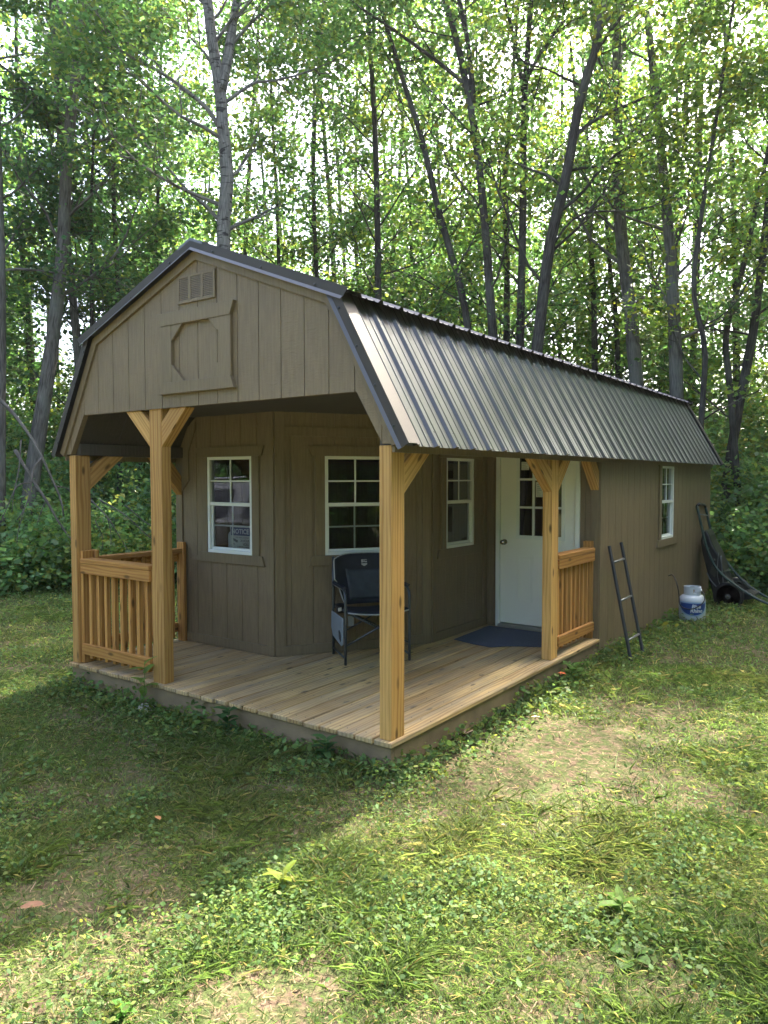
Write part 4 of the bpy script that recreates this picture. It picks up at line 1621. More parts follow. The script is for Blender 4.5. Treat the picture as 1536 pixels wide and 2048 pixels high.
# woods round the rest of the clearing, behind and beside the viewpoint (mirrored in the glass and the roof)
r = np.random.default_rng(99)
tips = []
for k in range(5200):
    az = 76 + 268 * r.random()
    z = 12.5 * r.random() ** 1.05
    if 112 < az < 238:
        D = 27 + 9 * r.random()
        z *= 0.72
    elif az >= 238:
        D = (10.5 + 5 * r.random()) / max(0.6, abs(math.sin(math.radians(az))))
        z *= 1.1
    else:
        D = 15 + 8 * r.random()
    a = math.radians(az)
    p = np.array([0.5 - math.sin(a) * D, 2 + math.cos(a) * D, z])
    if p[1] > 3 and p[2] > 4 + 0.5 * abs(p[0]) and 0 < p[0] < 8:
        continue
    tips.append((p, 0.9 + 0.5 * r.random()))
o = crown_leaves('clearing_woods', tips, 48, .30, r, (0.9, 1.0, 0.9), None, squash=0.8)
tag(o, 'woods around the rest of the clearing reflected in the windows', 'woods', kind='stuff')

# ================================================================== THINGS ON AND AROUND THE PORCH
NAVY = plain('navy_canvas', (0.007, 0.011, 0.022), 0.75, var=0.25, scale=20, bump=0.25)
SLATE = plain('slate_blue_canvas', (0.030, 0.040, 0.054), 0.8, var=0.2, scale=18, bump=0.25)
PIPING = plain('pale_piping', (0.36, 0.37, 0.37), 0.6)
FRAMEM = plain('gunmetal_tube', (0.055, 0.065, 0.075), 0.3, metal=0.4, var=0.1)
TABLEP = plain('grey_table_top', (0.20, 0.235, 0.26), 0.5, var=0.05)
BLACKP = plain('black_plastic', (0.008, 0.0085, 0.010), 0.42, var=0.2)


def child_sheet(name, rows, mat, parent, thick=0.0):
    """rows: grid of points; smooth sheet, optionally thickened."""
    nr_, nc_ = len(rows), len(rows[0])
    me = bpy.data.meshes.new(name)
    vs = [tuple(p) for row in rows for p in row]
    fs = [(i * nc_ + j, i * nc_ + j + 1, (i + 1) * nc_ + j + 1, (i + 1) * nc_ + j) for i in range(nr_ - 1) for j in range(nc_ - 1)]
    me.from_pydata(vs, [], fs)
    me.polygons.foreach_set('use_smooth', [True] * len(fs))
    me.materials.append(mat)
    o = bpy.data.objects.new(name, me)
    COL.objects.link(o)
    o.parent = parent
    if thick:
        s = o.modifiers.new('solid', 'SOLIDIFY')
        s.thickness = thick
        s.offset = 0
    return o


def tube_part(name, pts, rad, mat, parent, n=0, sides=9):
    mb = MB()
    P = smooth_path(pts, n) if n else pts
    mb.tube([tuple(p) for p in P], rad, sides)
    return mb.build(name, [mat], parent=parent, smooth=True)


chair = thing('camp_chair', 'navy blue folding camp chair with a side table standing on the porch deck', 'chair', (0.313, 1.643, 0.0), 0.93)
hw, hd = 0.2865, 0.2175
tr = 0.0125
for sx in (-1, 1):
    x = sx * hw
    tube_part('leg', [(x, -hd, 0.0), (x, -hd, 0.3), (x, -hd, 0.55), (x, -hd + 0.012, 0.60), (x, -hd + 0.05, 0.632), (x, -hd + 0.12, 0.638), (x, hd - 0.02, 0.638)], tr, FRAMEM, chair)
    tube_part('leg', [(x, hd, 0.0), (x, hd, 0.30), (x, hd, 0.62), (x * 0.98, hd + 0.015, 0.88)], tr, FRAMEM, chair)
    mb = MB()
    mb.box((x - 0.022, -hd + 0.04, 0.642), (0, 0.36, 0), (0.044, 0, 0), (0, 0, 0.020))
    mb.build('armrest', [NAVY], parent=chair, bevel=0.009, seg=3)
    tube_part('side_bar', [(x, -hd, 0.055), (x, hd, 0.055)], 0.009, FRAMEM, chair)
    tube_part('seat_rail', [(x * 0.93, -hd - 0.01, 0.445), (x * 0.93, hd, 0.435)], 0.011, FRAMEM, chair)
for y in (-hd + 0.016, hd - 0.016):
    tube_part('cross_brace', [(-hw + 0.004, y, 0.155), (0, y - 0.012, 0.30), (hw * 0.92, y, 0.44)], 0.0085, FRAMEM, chair)
    tube_part('cross_brace', [(hw - 0.004, y, 0.155), (0, y + 0.012, 0.30), (-hw * 0.92, y, 0.44)], 0.0085, FRAMEM, chair)
rows = []
for i in range(9):
    t = i / 8
    y = -hd - 0.02 + t * (2 * hd + 0.02)
    rows.append([(x, y, 0.452 - 0.028 * (1 - (x / 0.27) ** 2) - 0.02 * t) for x in np.linspace(-0.27, 0.27, 11)])
child_sheet('seat', rows, NAVY, chair, 0.022)
tube_part('piping', [(p[0], p[1] - 0.011, p[2] - 0.004) for p in rows[0]], 0.006, PIPING, chair)


def back_pt(s, t, off=0.0):
    a = abs(s)
    e = max(0.0, min(1.0, (a - 0.62) / 0.38))
    zb_ = 0.455 + 0.235 * e * e * (3 - 2 * e)
    zt = 0.905 - 0.045 * a ** 4
    z = zb_ + (zt - zb_) * t
    y = 0.150 + 0.075 * (z - 0.455) / 0.45 - 0.075 * a ** 3 + 0.010 * (1 - a) - off
    return (0.30 * s, y, z)


back = child_sheet('backrest', [[back_pt(s, t) for s in np.linspace(-1, 1, 25)] for t in np.linspace(0, 1, 15)], NAVY, chair, 0.018)
out = [back_pt(s, 0) for s in np.linspace(-0.62, -1, 8)] + [back_pt(-1, t) for t in np.linspace(0.1, 0.93, 8)] + [back_pt(s, 1) for s in np.linspace(-0.97, 0.97, 22)] + \
      [back_pt(1, t) for t in np.linspace(0.93, 0.1, 8)] + [back_pt(s, 0) for s in np.linspace(1, 0.62, 8)]
tube_part('piping', [(p[0], p[1] - 0.004, p[2]) for p in out], 0.006, PIPING, back)
rows = []
for t in np.linspace(0.0, 1.0, 13):
    row = []
    for k in np.linspace(-1, 1, 13):
        s = k * (0.50 + 0.10 * t)
        tz = 0.10 + 0.57 * t + 0.05 * (abs(k) ** 6) * (t > 0.95)
        bulge = 0.016 + 0.022 * (1 - k * k) * math.sin(math.pi * t) + 0.004 * math.sin(9 * k + 7 * t)
        row.append(back_pt(s, tz, bulge))
    rows.append(row)
child_sheet('lumbar_pad', rows, SLATE, back, 0.010)
# pale printed badge near the top of the back: a block, a wavy word and a shield outline
mb = MB()
bp = lambda x, z: Vector(back_pt(x / 0.30, (z - 0.455) / 0.45, 0.0125))
for x0_, x1_, z0_, z1_ in ((-0.026, -0.014, 0.818, 0.845), (-0.012, -0.004, 0.822, 0.836), (-0.001, 0.007, 0.822, 0.836), (0.010, 0.026, 0.820, 0.832), (-0.026, 0.026, 0.842, 0.846)):
    mb.prism([bp(x0_, z0_), bp(x1_, z0_), bp(x1_, z1_), bp(x0_, z1_)], (0, -0.0015, 0))
mb.prism([bp(-0.028, 0.812), bp(0.028, 0.812), bp(0.026, 0.800), bp(0.0, 0.786), bp(-0.026, 0.800), bp(-0.026, 0.804), bp(0.0, 0.791), bp(0.024, 0.804), bp(-0.026, 0.808)][:5], (0, -0.0012, 0))
mb.build('emblem', [plain('badge_print', (0.30, 0.31, 0.31), 0.7)], parent=back)
# folded side table, cup holder and swing tag
xl = -hw - 0.026
mb = MB()
mb.prism([(xl, -hd + 0.005, 0.40), (xl, hd - 0.03, 0.40), (xl, hd - 0.02, 0.25), (xl, hd - 0.09, 0.185), (xl, -hd + 0.06, 0.150), (xl, -hd + 0.01, 0.175)], (0.012, 0, 0))
tb = mb.build('side_table', [TABLEP], parent=chair, bevel=0.004)
mb = MB()
for cy_, cz_, r_ in ((-0.125, 0.235, 0.034), (-0.10, 0.262, 0.018), (-0.145, 0.205, 0.018)):
    mb.lathe([(r_, 0), (r_, 0.003)], (xl - 0.003, cy_, cz_), (1, 0, 0), 18)
mb.build('cup_hole', [BLACKP], parent=tb)
mb = MB()
mb.lathe([(0.036, 0.0), (0.04, 0.07), (0.043, 0.07), (0.043, 0.075), (0.034, 0.075), (0.034, 0.01)], (-hw + 0.005, -0.02, 0.415), (0, 0, 1), 18)
mb.build('cup_holder', [BLACKP], parent=chair, smooth=True)
mb = MB()
mb.box((-hw - 0.03, -0.10, 0.44), (0.03, 0.02, 0), (-0.003, 0.005, 0), (0, 0, 0.03))
mb.build('care_tag', [PAPER], parent=chair)
mb = MB()
mb.box((-hw + 0.03, -hd + 0.03, 0.325), (0.055, 0.02, 0), (-0.001, 0.004, 0), (0, 0, 0.085))
mb.build('swing_tag', [plain('grey_tag', (0.2, 0.22, 0.23), 0.7)], parent=chair)

# door mat
mb = MB()
mb.rng = random.Random(2)
mp_ = [(0.53, 3.46), (0.56, 2.67), (0.80, 2.60), (1.0, 2.578), (1.16, 2.74), (1.40, 2.86), (1.47, 3.40), (1.44, 3.47)]
mb.prism([(x, y, 0.003) for x, y in mp_], (0, 0, 0.008))
matm, nt_, b_, o_ = new_mat('blue_pile')
mpn = mapping(nt_, 'Object', (1, 1, 1))
nz = N(nt_, 'TexNoise', Scale=160.0, Detail=3.0)
nt_.links.new(mpn.outputs[0], nz.inputs['Vector'])
rr_ = ramp(nt_, [(0.35, (0.012, 0.022, 0.045)), (0.7, (0.07, 0.10, 0.16))])
nt_.links.new(nz.outputs['Fac'], rr_.inputs[0])
nt_.links.new(rr_.outputs[0], b_.inputs['Base Color'])
b_.inputs['Roughness'].default_value = 0.95
bpn = N(nt_, 'Bump', Strength=0.8, Distance=0.004)
nt_.links.new(nz.outputs['Fac'], bpn.inputs['Height'])
nt_.links.new(bpn.outputs[0], b_.inputs['Normal'])
tag(mb.build('door_mat', [matm], bevel=0.003), 'dark blue speckled door mat lying on the deck before the white door', 'door mat')

# ladder section leaning on the side wall
LADM = plain('charcoal_steel', (0.035, 0.04, 0.045), 0.45, metal=0.3)
RUNGM = plain('grey_rung_steel', (0.16, 0.17, 0.18), 0.4, metal=0.6)  # paler grey than the ladder's side rails
lad = thing('ladder_section', 'short dark metal ladder section leaning against the tan side wall', 'ladder', (2.03, 3.70, float(gz(2.03, 3.7))))
lo_ = Vector(lad.location)
fA, tA = Vector((2.027, 3.531, -0.225)), Vector((1.722, 3.735, 0.905))
fB, tB = Vector((2.037, 3.881, -0.215)), Vector((1.722, 4.100, 0.915))
for a, b in ((fA, tA), (fB, tB)):
    d = (b - a)
    mb = MB()
    side = Vector((0.2, 0.97, 0)).normalized() * 0.030
    dep = d.cross(side).normalized() * 0.026
    mb.box(a - side / 2 - dep / 2 - lo_, d, side, dep)
    mb.build('side_rail', [LADM], parent=lad, bevel=0.004)
for f in (0.146, 0.47, 0.795):
    tube_part('rung', [tA.lerp(fA, f) - lo_, tB.lerp(fB, f) - lo_], 0.0115, RUNGM, lad)

# propane cylinder
TW = plain('tank_white', (0.52, 0.55, 0.57), 0.4, var=0.08, scale=9)
BLUE = plain('label_blue', (0.012, 0.05, 0.22), 0.45, var=0.1)
LBLUE = plain('label_light_blue', (0.30, 0.42, 0.55), 0.5, var=0.1)
LWHITE = plain('label_white', (0.66, 0.68, 0.70), 0.5, var=0.03)
BRASS = plain('brass_fitting', (0.32, 0.2, 0.08), 0.35, metal=0.9)
tz0 = float(gz(1.97, 6.08)) - 0.028
tank = thing('propane_tank', 'white propane tank with a blue label and black hose by the side wall', 'propane tank', (1.97, 6.08, tz0))
mb = MB()
mb.lathe([(0.0, 0.035), (0.11, 0.035), (0.145, 0.055), (0.155, 0.085), (0.155, 0.195), (0.1565, 0.2), (0.1565, 0.206), (0.155, 0.211), (0.155, 0.285), (0.146, 0.325), (0.115, 0.355), (0.06, 0.372), (0.0, 0.376)], (0, 0, 0), sides=40)
mb.build('tank_body', [TW], parent=tank, smooth=True)
mb = MB()
mb.lathe([(0.105, 0.0), (0.108, 0.06), (0.102, 0.06), (0.099, 0.0)], (0, 0, 0), sides=32)
mb.build('foot_ring', [TW], parent=tank, smooth=True)
mb = MB()
for k in range(36):
    a0, a1 = k * 2 * math.pi / 36, (k + 1) * 2 * math.pi / 36
    hole = (k % 18) in (11, 12, 13, 14) 
    for za, zb_ in (((0.355, 0.385), (0.435, 0.462)) if hole else ((0.355, 0.462),)):
        pa = [(0.100 * math.cos(a0), 0.100 * math.sin(a0)), (0.100 * math.cos(a1), 0.100 * math.sin(a1))]
        pb = [(0.096 * math.cos(a0), 0.096 * math.sin(a0)), (0.096 * math.cos(a1), 0.096 * math.sin(a1))]
        mb.face([(*pa[0], za), (*pa[1], za), (*pa[1], zb_), (*pa[0], zb_)])
        mb.face([(*pb[1], za), (*pb[0], za), (*pb[0], zb_), (*pb[1], zb_)])
        mb.face([(*pa[0], zb_), (*pa[1], zb_), (*pb[1], zb_), (*pb[0], zb_)])
        mb.face([(*pa[1], za), (*pa[0], za), (*pb[0], za), (*pb[1], za)])
mb.build('collar', [TW], parent=tank)
mb = MB()
mb.lathe([(0.018, 0.37), (0.018, 0.395), (0.026, 0.398), (0.026, 0.42), (0.012, 0.424), (0.012, 0.435)], (0, 0, 0), sides=14)
mb.build('valve', [BRASS], parent=tank, smooth=True)
mb = MB()
mb.lathe([(0.028, 0.435), (0.030, 0.442), (0.028, 0.452), (0.01, 0.455)], (0, 0, 0), sides=14)
mb.build('valve_knob', [BLACKP], parent=tank, smooth=True)
mb = MB()
mb.box((0.03, -0.06, 0.435), (0.075, -0.01, 0.03), (0.0, 0.03, 0.01), (0.02, 0.0, -0.05), 0)
mb.build('regulator', [LWHITE], parent=tank, bevel=0.008)
FA = math.atan2(-9.67, 2.26) + 0.10


def on_tank(ang, z, r=0.156):
    return (r * math.cos(FA + ang), r * math.sin(FA + ang), z)


def tank_patch(name, z0f, z1f, a0, a1, r, mat, n=24):
    mb = MB()
    for k in range(n):
        p0, p1 = a0 + (a1 - a0) * k / n, a0 + (a1 - a0) * (k + 1) / n
        if z1f(p0) - z0f(p0) < 1e-4 and z1f(p1) - z0f(p1) < 1e-4:
            continue
        mb.face([on_tank(p0, z0f(p0), r), on_tank(p1, z0f(p1), r), on_tank(p1, z1f(p1), r), on_tank(p0, z1f(p0), r)])
    return mb.build(name, [mat], parent=tank)


tank_patch('label_edge', lambda a: 0.262 - 0.155 * math.sqrt(max(0, 1 - (a / 1.28) ** 2)), lambda a: 0.283, -1.25, 1.25, 0.1572, LBLUE)
lab = tank_patch('label', lambda a: 0.262 - 0.138 * math.sqrt(max(0, 1 - (a / 1.12) ** 2)), lambda a: 0.268, -1.10, 1.10, 0.1582, BLUE)


def text_mesh(body, size, shear=0.0, bold=0.0):
    """Filled letter outlines of a line of text as (verts, faces) in the XY plane, from x = 0."""
    cu = bpy.data.curves.new('lettering', 'FONT')
    cu.body = body
    cu.size = size
    cu.shear = shear
    cu.offset = bold
    cu.resolution_u = 3
    ob = bpy.data.objects.new('lettering', cu)
    COL.objects.link(ob)
    dg = bpy.context.evaluated_depsgraph_get()
    me = ob.evaluated_get(dg).to_mesh()
    vs = [tuple(v.co) for v in me.vertices]
    fs = [tuple(p.vertices) for p in me.polygons]
    ob.evaluated_get(dg).to_mesh_clear()
    bpy.data.objects.remove(ob)
    bpy.data.curves.remove(cu)
    return vs, fs


def lettering(body, size, place, mat, parent, shear=0.0, bold=0.0, center=False, width=None):
    vs, fs = text_mesh(body, size, shear, bold)
    xs = [v[0] for v in vs]
    w = max(xs) - min(xs)
    k = (width / w) if width else 1.0
    x0 = min(xs) + (w / 2 if center else 0)
    me = bpy.data.meshes.new('lettering')
    me.from_pydata([tuple(place((v[0] - x0) * k, v[1])) for v in vs], [], fs)
    me.materials.append(mat)
    o = bpy.data.objects.new('lettering', me)
    COL.objects.link(o)
    o.parent = parent
    return o


lettering('Blue', 0.062, lambda x, y: on_tank(-0.12 + x / 0.158, 0.212 + y, 0.1592), LWHITE, lab, 0.15, 0.0022)
lettering('Rhino', 0.062, lambda x, y: on_tank(-0.22 + x / 0.158, 0.160 + y, 0.1592), LWHITE, lab, 0.15, 0.0022)
# hose from the wall, looping down over the front of the tank to the valve
hs = Vector((1.692, 6.042, 0.355)) - Vector(tank.location)
tube_part('hose', [hs, hs + Vector((0.06, -0.02, 0.012)), hs + Vector((0.13, -0.09, -0.10)), (-0.125, -0.125, 0.33), (-0.10, -0.165, 0.235), (0.0, -0.185, 0.200),
                   (0.10, -0.16, 0.235), (0.16, -0.09, 0.31), (0.13, -0.03, 0.40), (0.06, -0.01, 0.415)], 0.0065, BLACKP, tank, n=40)

# black yard cart tipped up on end against the wall
cart = thing('yard_cart', 'black plastic yard cart tipped up against the wall with a big spoked wheel', 'garden cart', (2.13, 7.40, float(gz(2.13, 7.4))))
cz = -float(gz(2.13, 7.4)) - 0.040
for yw, nm in ((0.0, 'wheel'), (0.58, 'wheel')):
    mb = MB()
    R_ = 0.195
    mb.lathe([(R_ - 0.040, -0.022), (R_ - 0.006, -0.028), (R_, -0.018), (R_, 0.018), (R_ - 0.006, 0.028), (R_ - 0.040, 0.022), (R_ - 0.045, 0.0), (R_ - 0.040, -0.022)], (0, yw, cz), (0, 1, 0), 40)
    wh = mb.build(nm, [BLACKP], parent=cart, smooth=True)
    mb = MB()
    mb.lathe([(R_ - 0.042, -0.004), (R_ - 0.042, 0.004)], (0, yw, cz), (0, 1, 0), 40)
    mb.lathe([(0.035, -0.030), (0.035, 0.030)], (0, yw, cz), (0, 1, 0), 16)
    for k in range(5):
        a = k * 2 * math.pi / 5 + 0.35
        u = Vector((math.cos(a), 0, math.sin(a)))
        w_ = Vector((-math.sin(a), 0, math.cos(a)))
        c0 = Vector((0, yw - 0.020, cz))
        mb.prism([c0 + u * 0.03 + w_ * 0.022, c0 + u * 0.03 - w_ * 0.022, c0 + u * 0.152 - w_ * 0.012, c0 + u * 0.152 + w_ * 0.012], (0, 0.016, 0))
    mb.build('rim', [plain('dark_grey_plastic', (0.05, 0.053, 0.058), 0.4)], parent=wh)
    mb = MB()
    mb.lathe([(0.012, 0), (0.012, 0.014), (0.004, 0.018)], (0, yw - 0.044, cz), (0, 1, 0), 12)
    mb.build('hub_cap', [NICKEL], parent=wh, smooth=True)
tube_part('axle', [(0, -0.03, cz), (0, 0.61, cz)], 0.010, RUNGM, cart)
mb = MB()
tub = [(-0.20, 0.10), (-0.28, 0.42), (-0.36, 0.72), (-0.385, 0.90), (-0.365, 1.02), (-0.315, 1.06), (-0.27, 0.98), (-0.245, 0.90), (-0.14, 0.70), (-0.06, 0.45), (0.02, 0.24), (0.09, 0.11), (0.02, 0.055), (-0.12, 0.06)]
for (ya, yb_), k in (((0.06, 0.44), 1.0),):
    mb.prism([(x, ya, z + cz - 0.16) for x, z in tub], (0, yb_ - ya, 0))
mb.build('tub', [BLACKP], parent=cart, bevel=0.022, seg=3)
mb = MB()
mb.prism([(-0.255, 0.052, 0.30 + cz), (-0.225, 0.052, 0.42 + cz), (-0.17, 0.052, 0.36 + cz), (-0.19, 0.052, 0.24 + cz)], (0, 0.012, 0))
mb.build('grip_recess', [plain('cart_recess', (0.05, 0.045, 0.035), 0.7)], parent=cart)
tube_part('frame_tube', [(-0.29, 0.03, cz + 0.30), (-0.22, 0.03, cz + 0.18), (-0.09, 0.03, cz + 0.05), (-0.02, 0.03, cz)], 0.007, RUNGM, cart, n=14)
tube_part('frame_tube', [(-0.11, 0.03, cz + 0.55), (-0.085, 0.03, cz + 0.30), (-0.06, 0.03, cz + 0.04)], 0.007, RUNGM, cart, n=10)
tube_part('frame_tube', [(-0.14, 0.03, cz + 0.60), (-0.15, 0.03, cz + 0.28), (-0.08, 0.03, cz + 0.03)], 0.005, RUNGM, cart, n=10)
mb = MB()
mb.prism([(0.17, 0.08, cz - 0.05), (0.30, 0.08, cz - 0.02), (0.31, 0.08, cz + 0.03), (0.20, 0.08, cz + 0.06), (0.10, 0.08, cz + 0.02)], (0, 0.45, 0))
mb.build('tub_lip', [BLACKP], parent=cart, bevel=0.01)

# green metal ladder frame with a mesh platform
GRN = plain('dark_green_paint', (0.010, 0.034, 0.028), 0.55, var=0.2)
fr_ = thing('mesh_ladder_frame', 'dark green metal frame with rungs and wire mesh leaning at the back corner', 'metal frame', (2.3, 7.6, float(gz(2.3, 7.6))))
fo = Vector(fr_.location)
ya_, yb_ = 7.86, 8.32


def yplane(u, v, Y):
    d = pix_ray(u, v)
    p = CAM + d * ((Y - CAM[1]) / d[1])
    return Vector(p)


railA = [yplane(u, v, Y) - fo for u, v, Y in ((1394, 1012, 7.36), (1402, 1048, 7.35), (1415, 1100, 7.34), (1440, 1145, 7.33), (1500, 1190, 7.30), (1545, 1212, 7.25))]
railB = [yplane(u, v, Y) - fo for u, v, Y in ((1411, 1014, 7.92), (1419, 1050, 7.92), (1429, 1086, 7.91), (1480, 1156, 7.90), (1536, 1196, 7.88), (1570, 1210, 7.85))]
pa, pb = smooth_path(railA, 30), smooth_path(railB, 30)
tube_part('side_rail', pa, 0.017, GRN, fr_)
tube_part('side_rail', pb, 0.017, GRN, fr_)
for k in (2, 6, 10, 13, 16):
    tube_part('rung', [pa[k], pb[k]], 0.009, RUNGM if k < 7 else GRN, fr_)
tube_part('hand_grip', [pa[0], Vector(pa[0]) + Vector((0.02, 0.05, 0.03)), Vector(pb[0]) + Vector((0, -0.05, 0.03)), pb[0]], 0.018, BLACKP, fr_)
mb = MB()
for k in range(19, 30, 4):
    mb.tube([tuple(pa[k]), tuple(pb[k])], 0.0028, 5)
for f in np.linspace(0.33, 0.67, 2):
    mb.tube([tuple(pa[k] * (1 - f) + pb[k] * f) for k in range(14, 30, 3)], 0.0028, 5)
mb.build('wire_mesh', [GRN], parent=fr_)

# notice sheet and bottle standing inside the left window
SB = plain('notice_blue', (0.01, 0.025, 0.12), 0.5, var=0.05)
SW = plain('notice_white', (0.55, 0.57, 0.55), 0.6, var=0.05)
sg = thing('notice_sign', 'blue and white NOTICE sheet with a camera picture inside the left window', 'sign', (-0.80, 1.190, 0.93))
fs_ = frame((-0.968, 1.187, 0.93), (1, 0, 0), (0, -1, 0))
fl_ = lambda s, z, o=0.0: fs_(s, z, o) - Vector((-0.80, 1.190, 0.93))
mb = MB()
fbox(mb, fl_, 0, 0.27, 0, 0.205, -0.003, 0.0, 's')
mb.build('sheet', [SW], parent=sg)
mb = MB()
fbox(mb, fl_, 0.004, 0.266, 0.125, 0.200, 0.0002, 0.001, 's')
hd_ = mb.build('heading_band', [SB], parent=sg)
tp = lambda cx, cz_: (lambda x, y: fl_(cx + x, cz_ + y, 0.002))
lettering('NOTICE', 0.062, tp(0.126, 0.142), LWHITE, hd_, 0.0, 0.0012, True, 0.222)
lettering('THIS AREA IS UNDER', 0.02, tp(0.150, 0.100), INK, sg, 0, 0.0002, True, 0.175)
lettering('24 HOUR', 0.034, tp(0.185, 0.067), INK, sg, 0, 0.0008, True, 0.115)
lettering('VIDEO', 0.034, tp(0.198, 0.034), INK, sg, 0, 0.0008, True, 0.082)
lettering('SURVEILLANCE', 0.018, tp(0.165, 0.014), INK, sg, 0, 0.0004, True, 0.155)
mb = MB()
q_ = lambda pts: mb.prism([fl_(x, z, 0.0003) for x, z in pts], (0, -0.001, 0))
q_([(0.012, 0.088), (0.022, 0.104), (0.086, 0.080), (0.076, 0.060)])
q_([(0.086, 0.082), (0.094, 0.078), (0.084, 0.056), (0.076, 0.060)])
q_([(0.022, 0.072), (0.032, 0.068), (0.030, 0.050), (0.046, 0.050), (0.046, 0.040), (0.020, 0.040)])
mb.build('camera_picture', [INK], parent=sg)
mb = MB()
mb.lathe([(0.0, 0), (0.034, 0), (0.036, 0.01), (0.036, 0.13), (0.028, 0.15), (0.014, 0.16), (0.014, 0.18), (0.018, 0.182), (0.018, 0.205), (0.0, 0.205)], (0, 0, 0), sides=20)
bt = mb.build('bottle', [plain('white_bottle', (0.5, 0.52, 0.54), 0.4)], smooth=True)
bt.location = (-1.005, 1.235, 0.925)
tag(bt, 'white bottle on the sill inside the left window beside the notice', 'bottle')
mb = MB()
fbox(mb, f1, -1.238, -0.644, 0.895, 0.922, -0.16, -0.055, 's')
keep(mb.build('inside_sill', [WHITE]), cabin)


# ------------------------------------------------------------------ fallen branches
def deadwood(label, D, limbs, seed, loc_px):
    b = at(loc_px[0], loc_px[1], D)
    b[2] = float(gz(b[0], b[1]))
    root = thing('fallen_branch', label, 'branch', tuple(float(c) for c in b), group='dead branches at the lawn edge')
    r = np.random.default_rng(seed)
    mb = MB()
    mb.rng = random.Random(seed)
    for pts, w in limbs:
        P = smooth_path([at(u, v, D + dd) - b for u, v, dd in pts], 14)
        k0 = 0.6 * w / F_PX * D / 2
        mb.tube([tuple(p) for p in P], [k0 * (1 - 0.6 * k / 13) for k in range(14)], 8, wob=0.06)
    mb.build('limb', [DEADW], parent=root, smooth=True)


deadwood('large bare grey dead limb drooping in front of the bushes at the left edge', 12.0,
         [([(-20, 780, .5), (25, 825, .3), (60, 872, .1), (84, 915, 0), (105, 960, 0), (122, 1000, 0), (127, 1032, -.1)], 13),
          ([(84, 915, 0), (66, 940, -.1), (60, 985, -.2), (48, 1020, -.2), (34, 1040, -.2)], 7),
          ([(62, 965, -.2), (35, 972, -.3), (16, 1010, -.3), (2, 1045, -.3)], 4.5), ([(112, 972, 0), (135, 978, .1), (150, 1000, .1)], 4),
          ([(42, 880, .1), (38, 935, 0), (28, 985, -.1), (24, 1025, -.1)], 5), ([(48, 1020, -.2), (36, 1065, -.2), (34, 1090, -.2)], 3.5)], 5, (120, 1110))
deadwood('thick slanting dead limb low in the bushes at the left edge', 12.4,
         [([(30, 900, .2), (62, 955, .1), (92, 1000, 0), (118, 1045, 0), (150, 1090, -.1)], 12), ([(92, 1000, 0), (80, 1030, 0), (74, 1050, 0)], 4)], 6, (150, 1115))
deadwood('tangle of thin dead sticks in the bushes behind the left railing', 12.2,
         [([(182, 1000, .1), (215, 1035, 0), (240, 1075, 0), (262, 1110, 0)], 5), ([(200, 1000, .1), (250, 1030, 0), (300, 1075, 0), (340, 1100, 0)], 4.5),
          ([(250, 1010, 0), (300, 1050, 0), (350, 1060, 0)], 4), ([(215, 1035, 0), (222, 1070, 0), (220, 1105, 0)], 3.5), ([(190, 1040, 0), (205, 1075, 0), (202, 1110, 0)], 3)], 7, (262, 1118))


# ------------------------------------------------------------------ single plants, stones and leaves on the lawn
def blade_leaf(mb, base, d, up, length, width, bend=0.3, mat=0):
    """Folded pointed leaf of eight faces."""
    base, d, up = Vector(base), Vector(d).normalized(), Vector(up).normalized()
    sd = d.cross(up).normalized()
    prev = None
    for k in range(6):
        t = k / 5
        w = width / 2 * (math.sin(math.pi * min(1, t * 0.86 + 0.10)) ** 0.8 if k < 5 else 0.02)
        c = base + d * length * t - up * bend * length * t * t
        row = (c - sd * w + up * w * 0.25, c, c + sd * w + up * w * 0.25)
        if prev:
            for a in (0, 1):
                mb.face([prev[a], prev[a + 1], row[a + 1], row[a]], mat=mat)
        prev = row


def plant(name, label, u, v, leaves, height, lw, ll, seed, tint, group=None, basal=False, xy=None):
    r = random.Random(seed)
    x, y = xy or on_ground(u, v)
    z = float(gz(x, y))
    root = thing(name, label, 'plant', (x, y, z), group=group)
    m_ = leaf_mat(name + '_leaf', tuple(c * 0.42 for c in tint), tint, 0.4, 0.6, 0.2)
    mb = MB()
    st = MB()
    if not basal:
        st.tube([(0, 0, -0.01), (0.01, 0.005, height * 0.5), (0.0, 0.02, height)], [0.004, 0.003, 0.002], 6)
    for k in range(leaves):
        a = k * 2.4 + r.uniform(-0.3, 0.3)
        h = 0.0 if basal else height * (0.25 + 0.75 * k / leaves)
        e = r.uniform(0.25, 0.8)
        d = Vector((math.cos(a) * math.cos(e), math.sin(a) * math.cos(e), math.sin(e)))
        up = Vector((-math.cos(a) * math.sin(e), -math.sin(a) * math.sin(e), math.cos(e)))
        s = r.uniform(0.75, 1.15)
        if basal:
            st.tube([(0, 0, 0), tuple(d * height * 0.5), tuple(d * height)], 0.0025, 5)
            blade_leaf(mb, d * height, Vector((d.x, d.y, 0.25)), (0, 0, 1), ll * s, lw * s, r.uniform(0.1, 0.4))
        else:
            blade_leaf(mb, (0, 0.02 * h / height, h), d, up, ll * s, lw * s, r.uniform(0.2, 0.5))
    lv = mb.build('leaves', [m_], parent=root, smooth=True)
    a_ = lv.data.attributes.new('tint', 'FLOAT_COLOR', 'POINT')
    a_.data.foreach_set('color', [r.uniform(0.85, 1.15) if i % 4 < 3 else 1.0 for i in range(len(lv.data.vertices) * 4)])
    sm = st.build('stem', [WEED], parent=root, smooth=True)
    a_ = sm.data.attributes.new('tint', 'FLOAT_COLOR', 'POINT')
    a_.data.foreach_set('color', [1.0] * (len(sm.data.vertices) * 4))
    return root


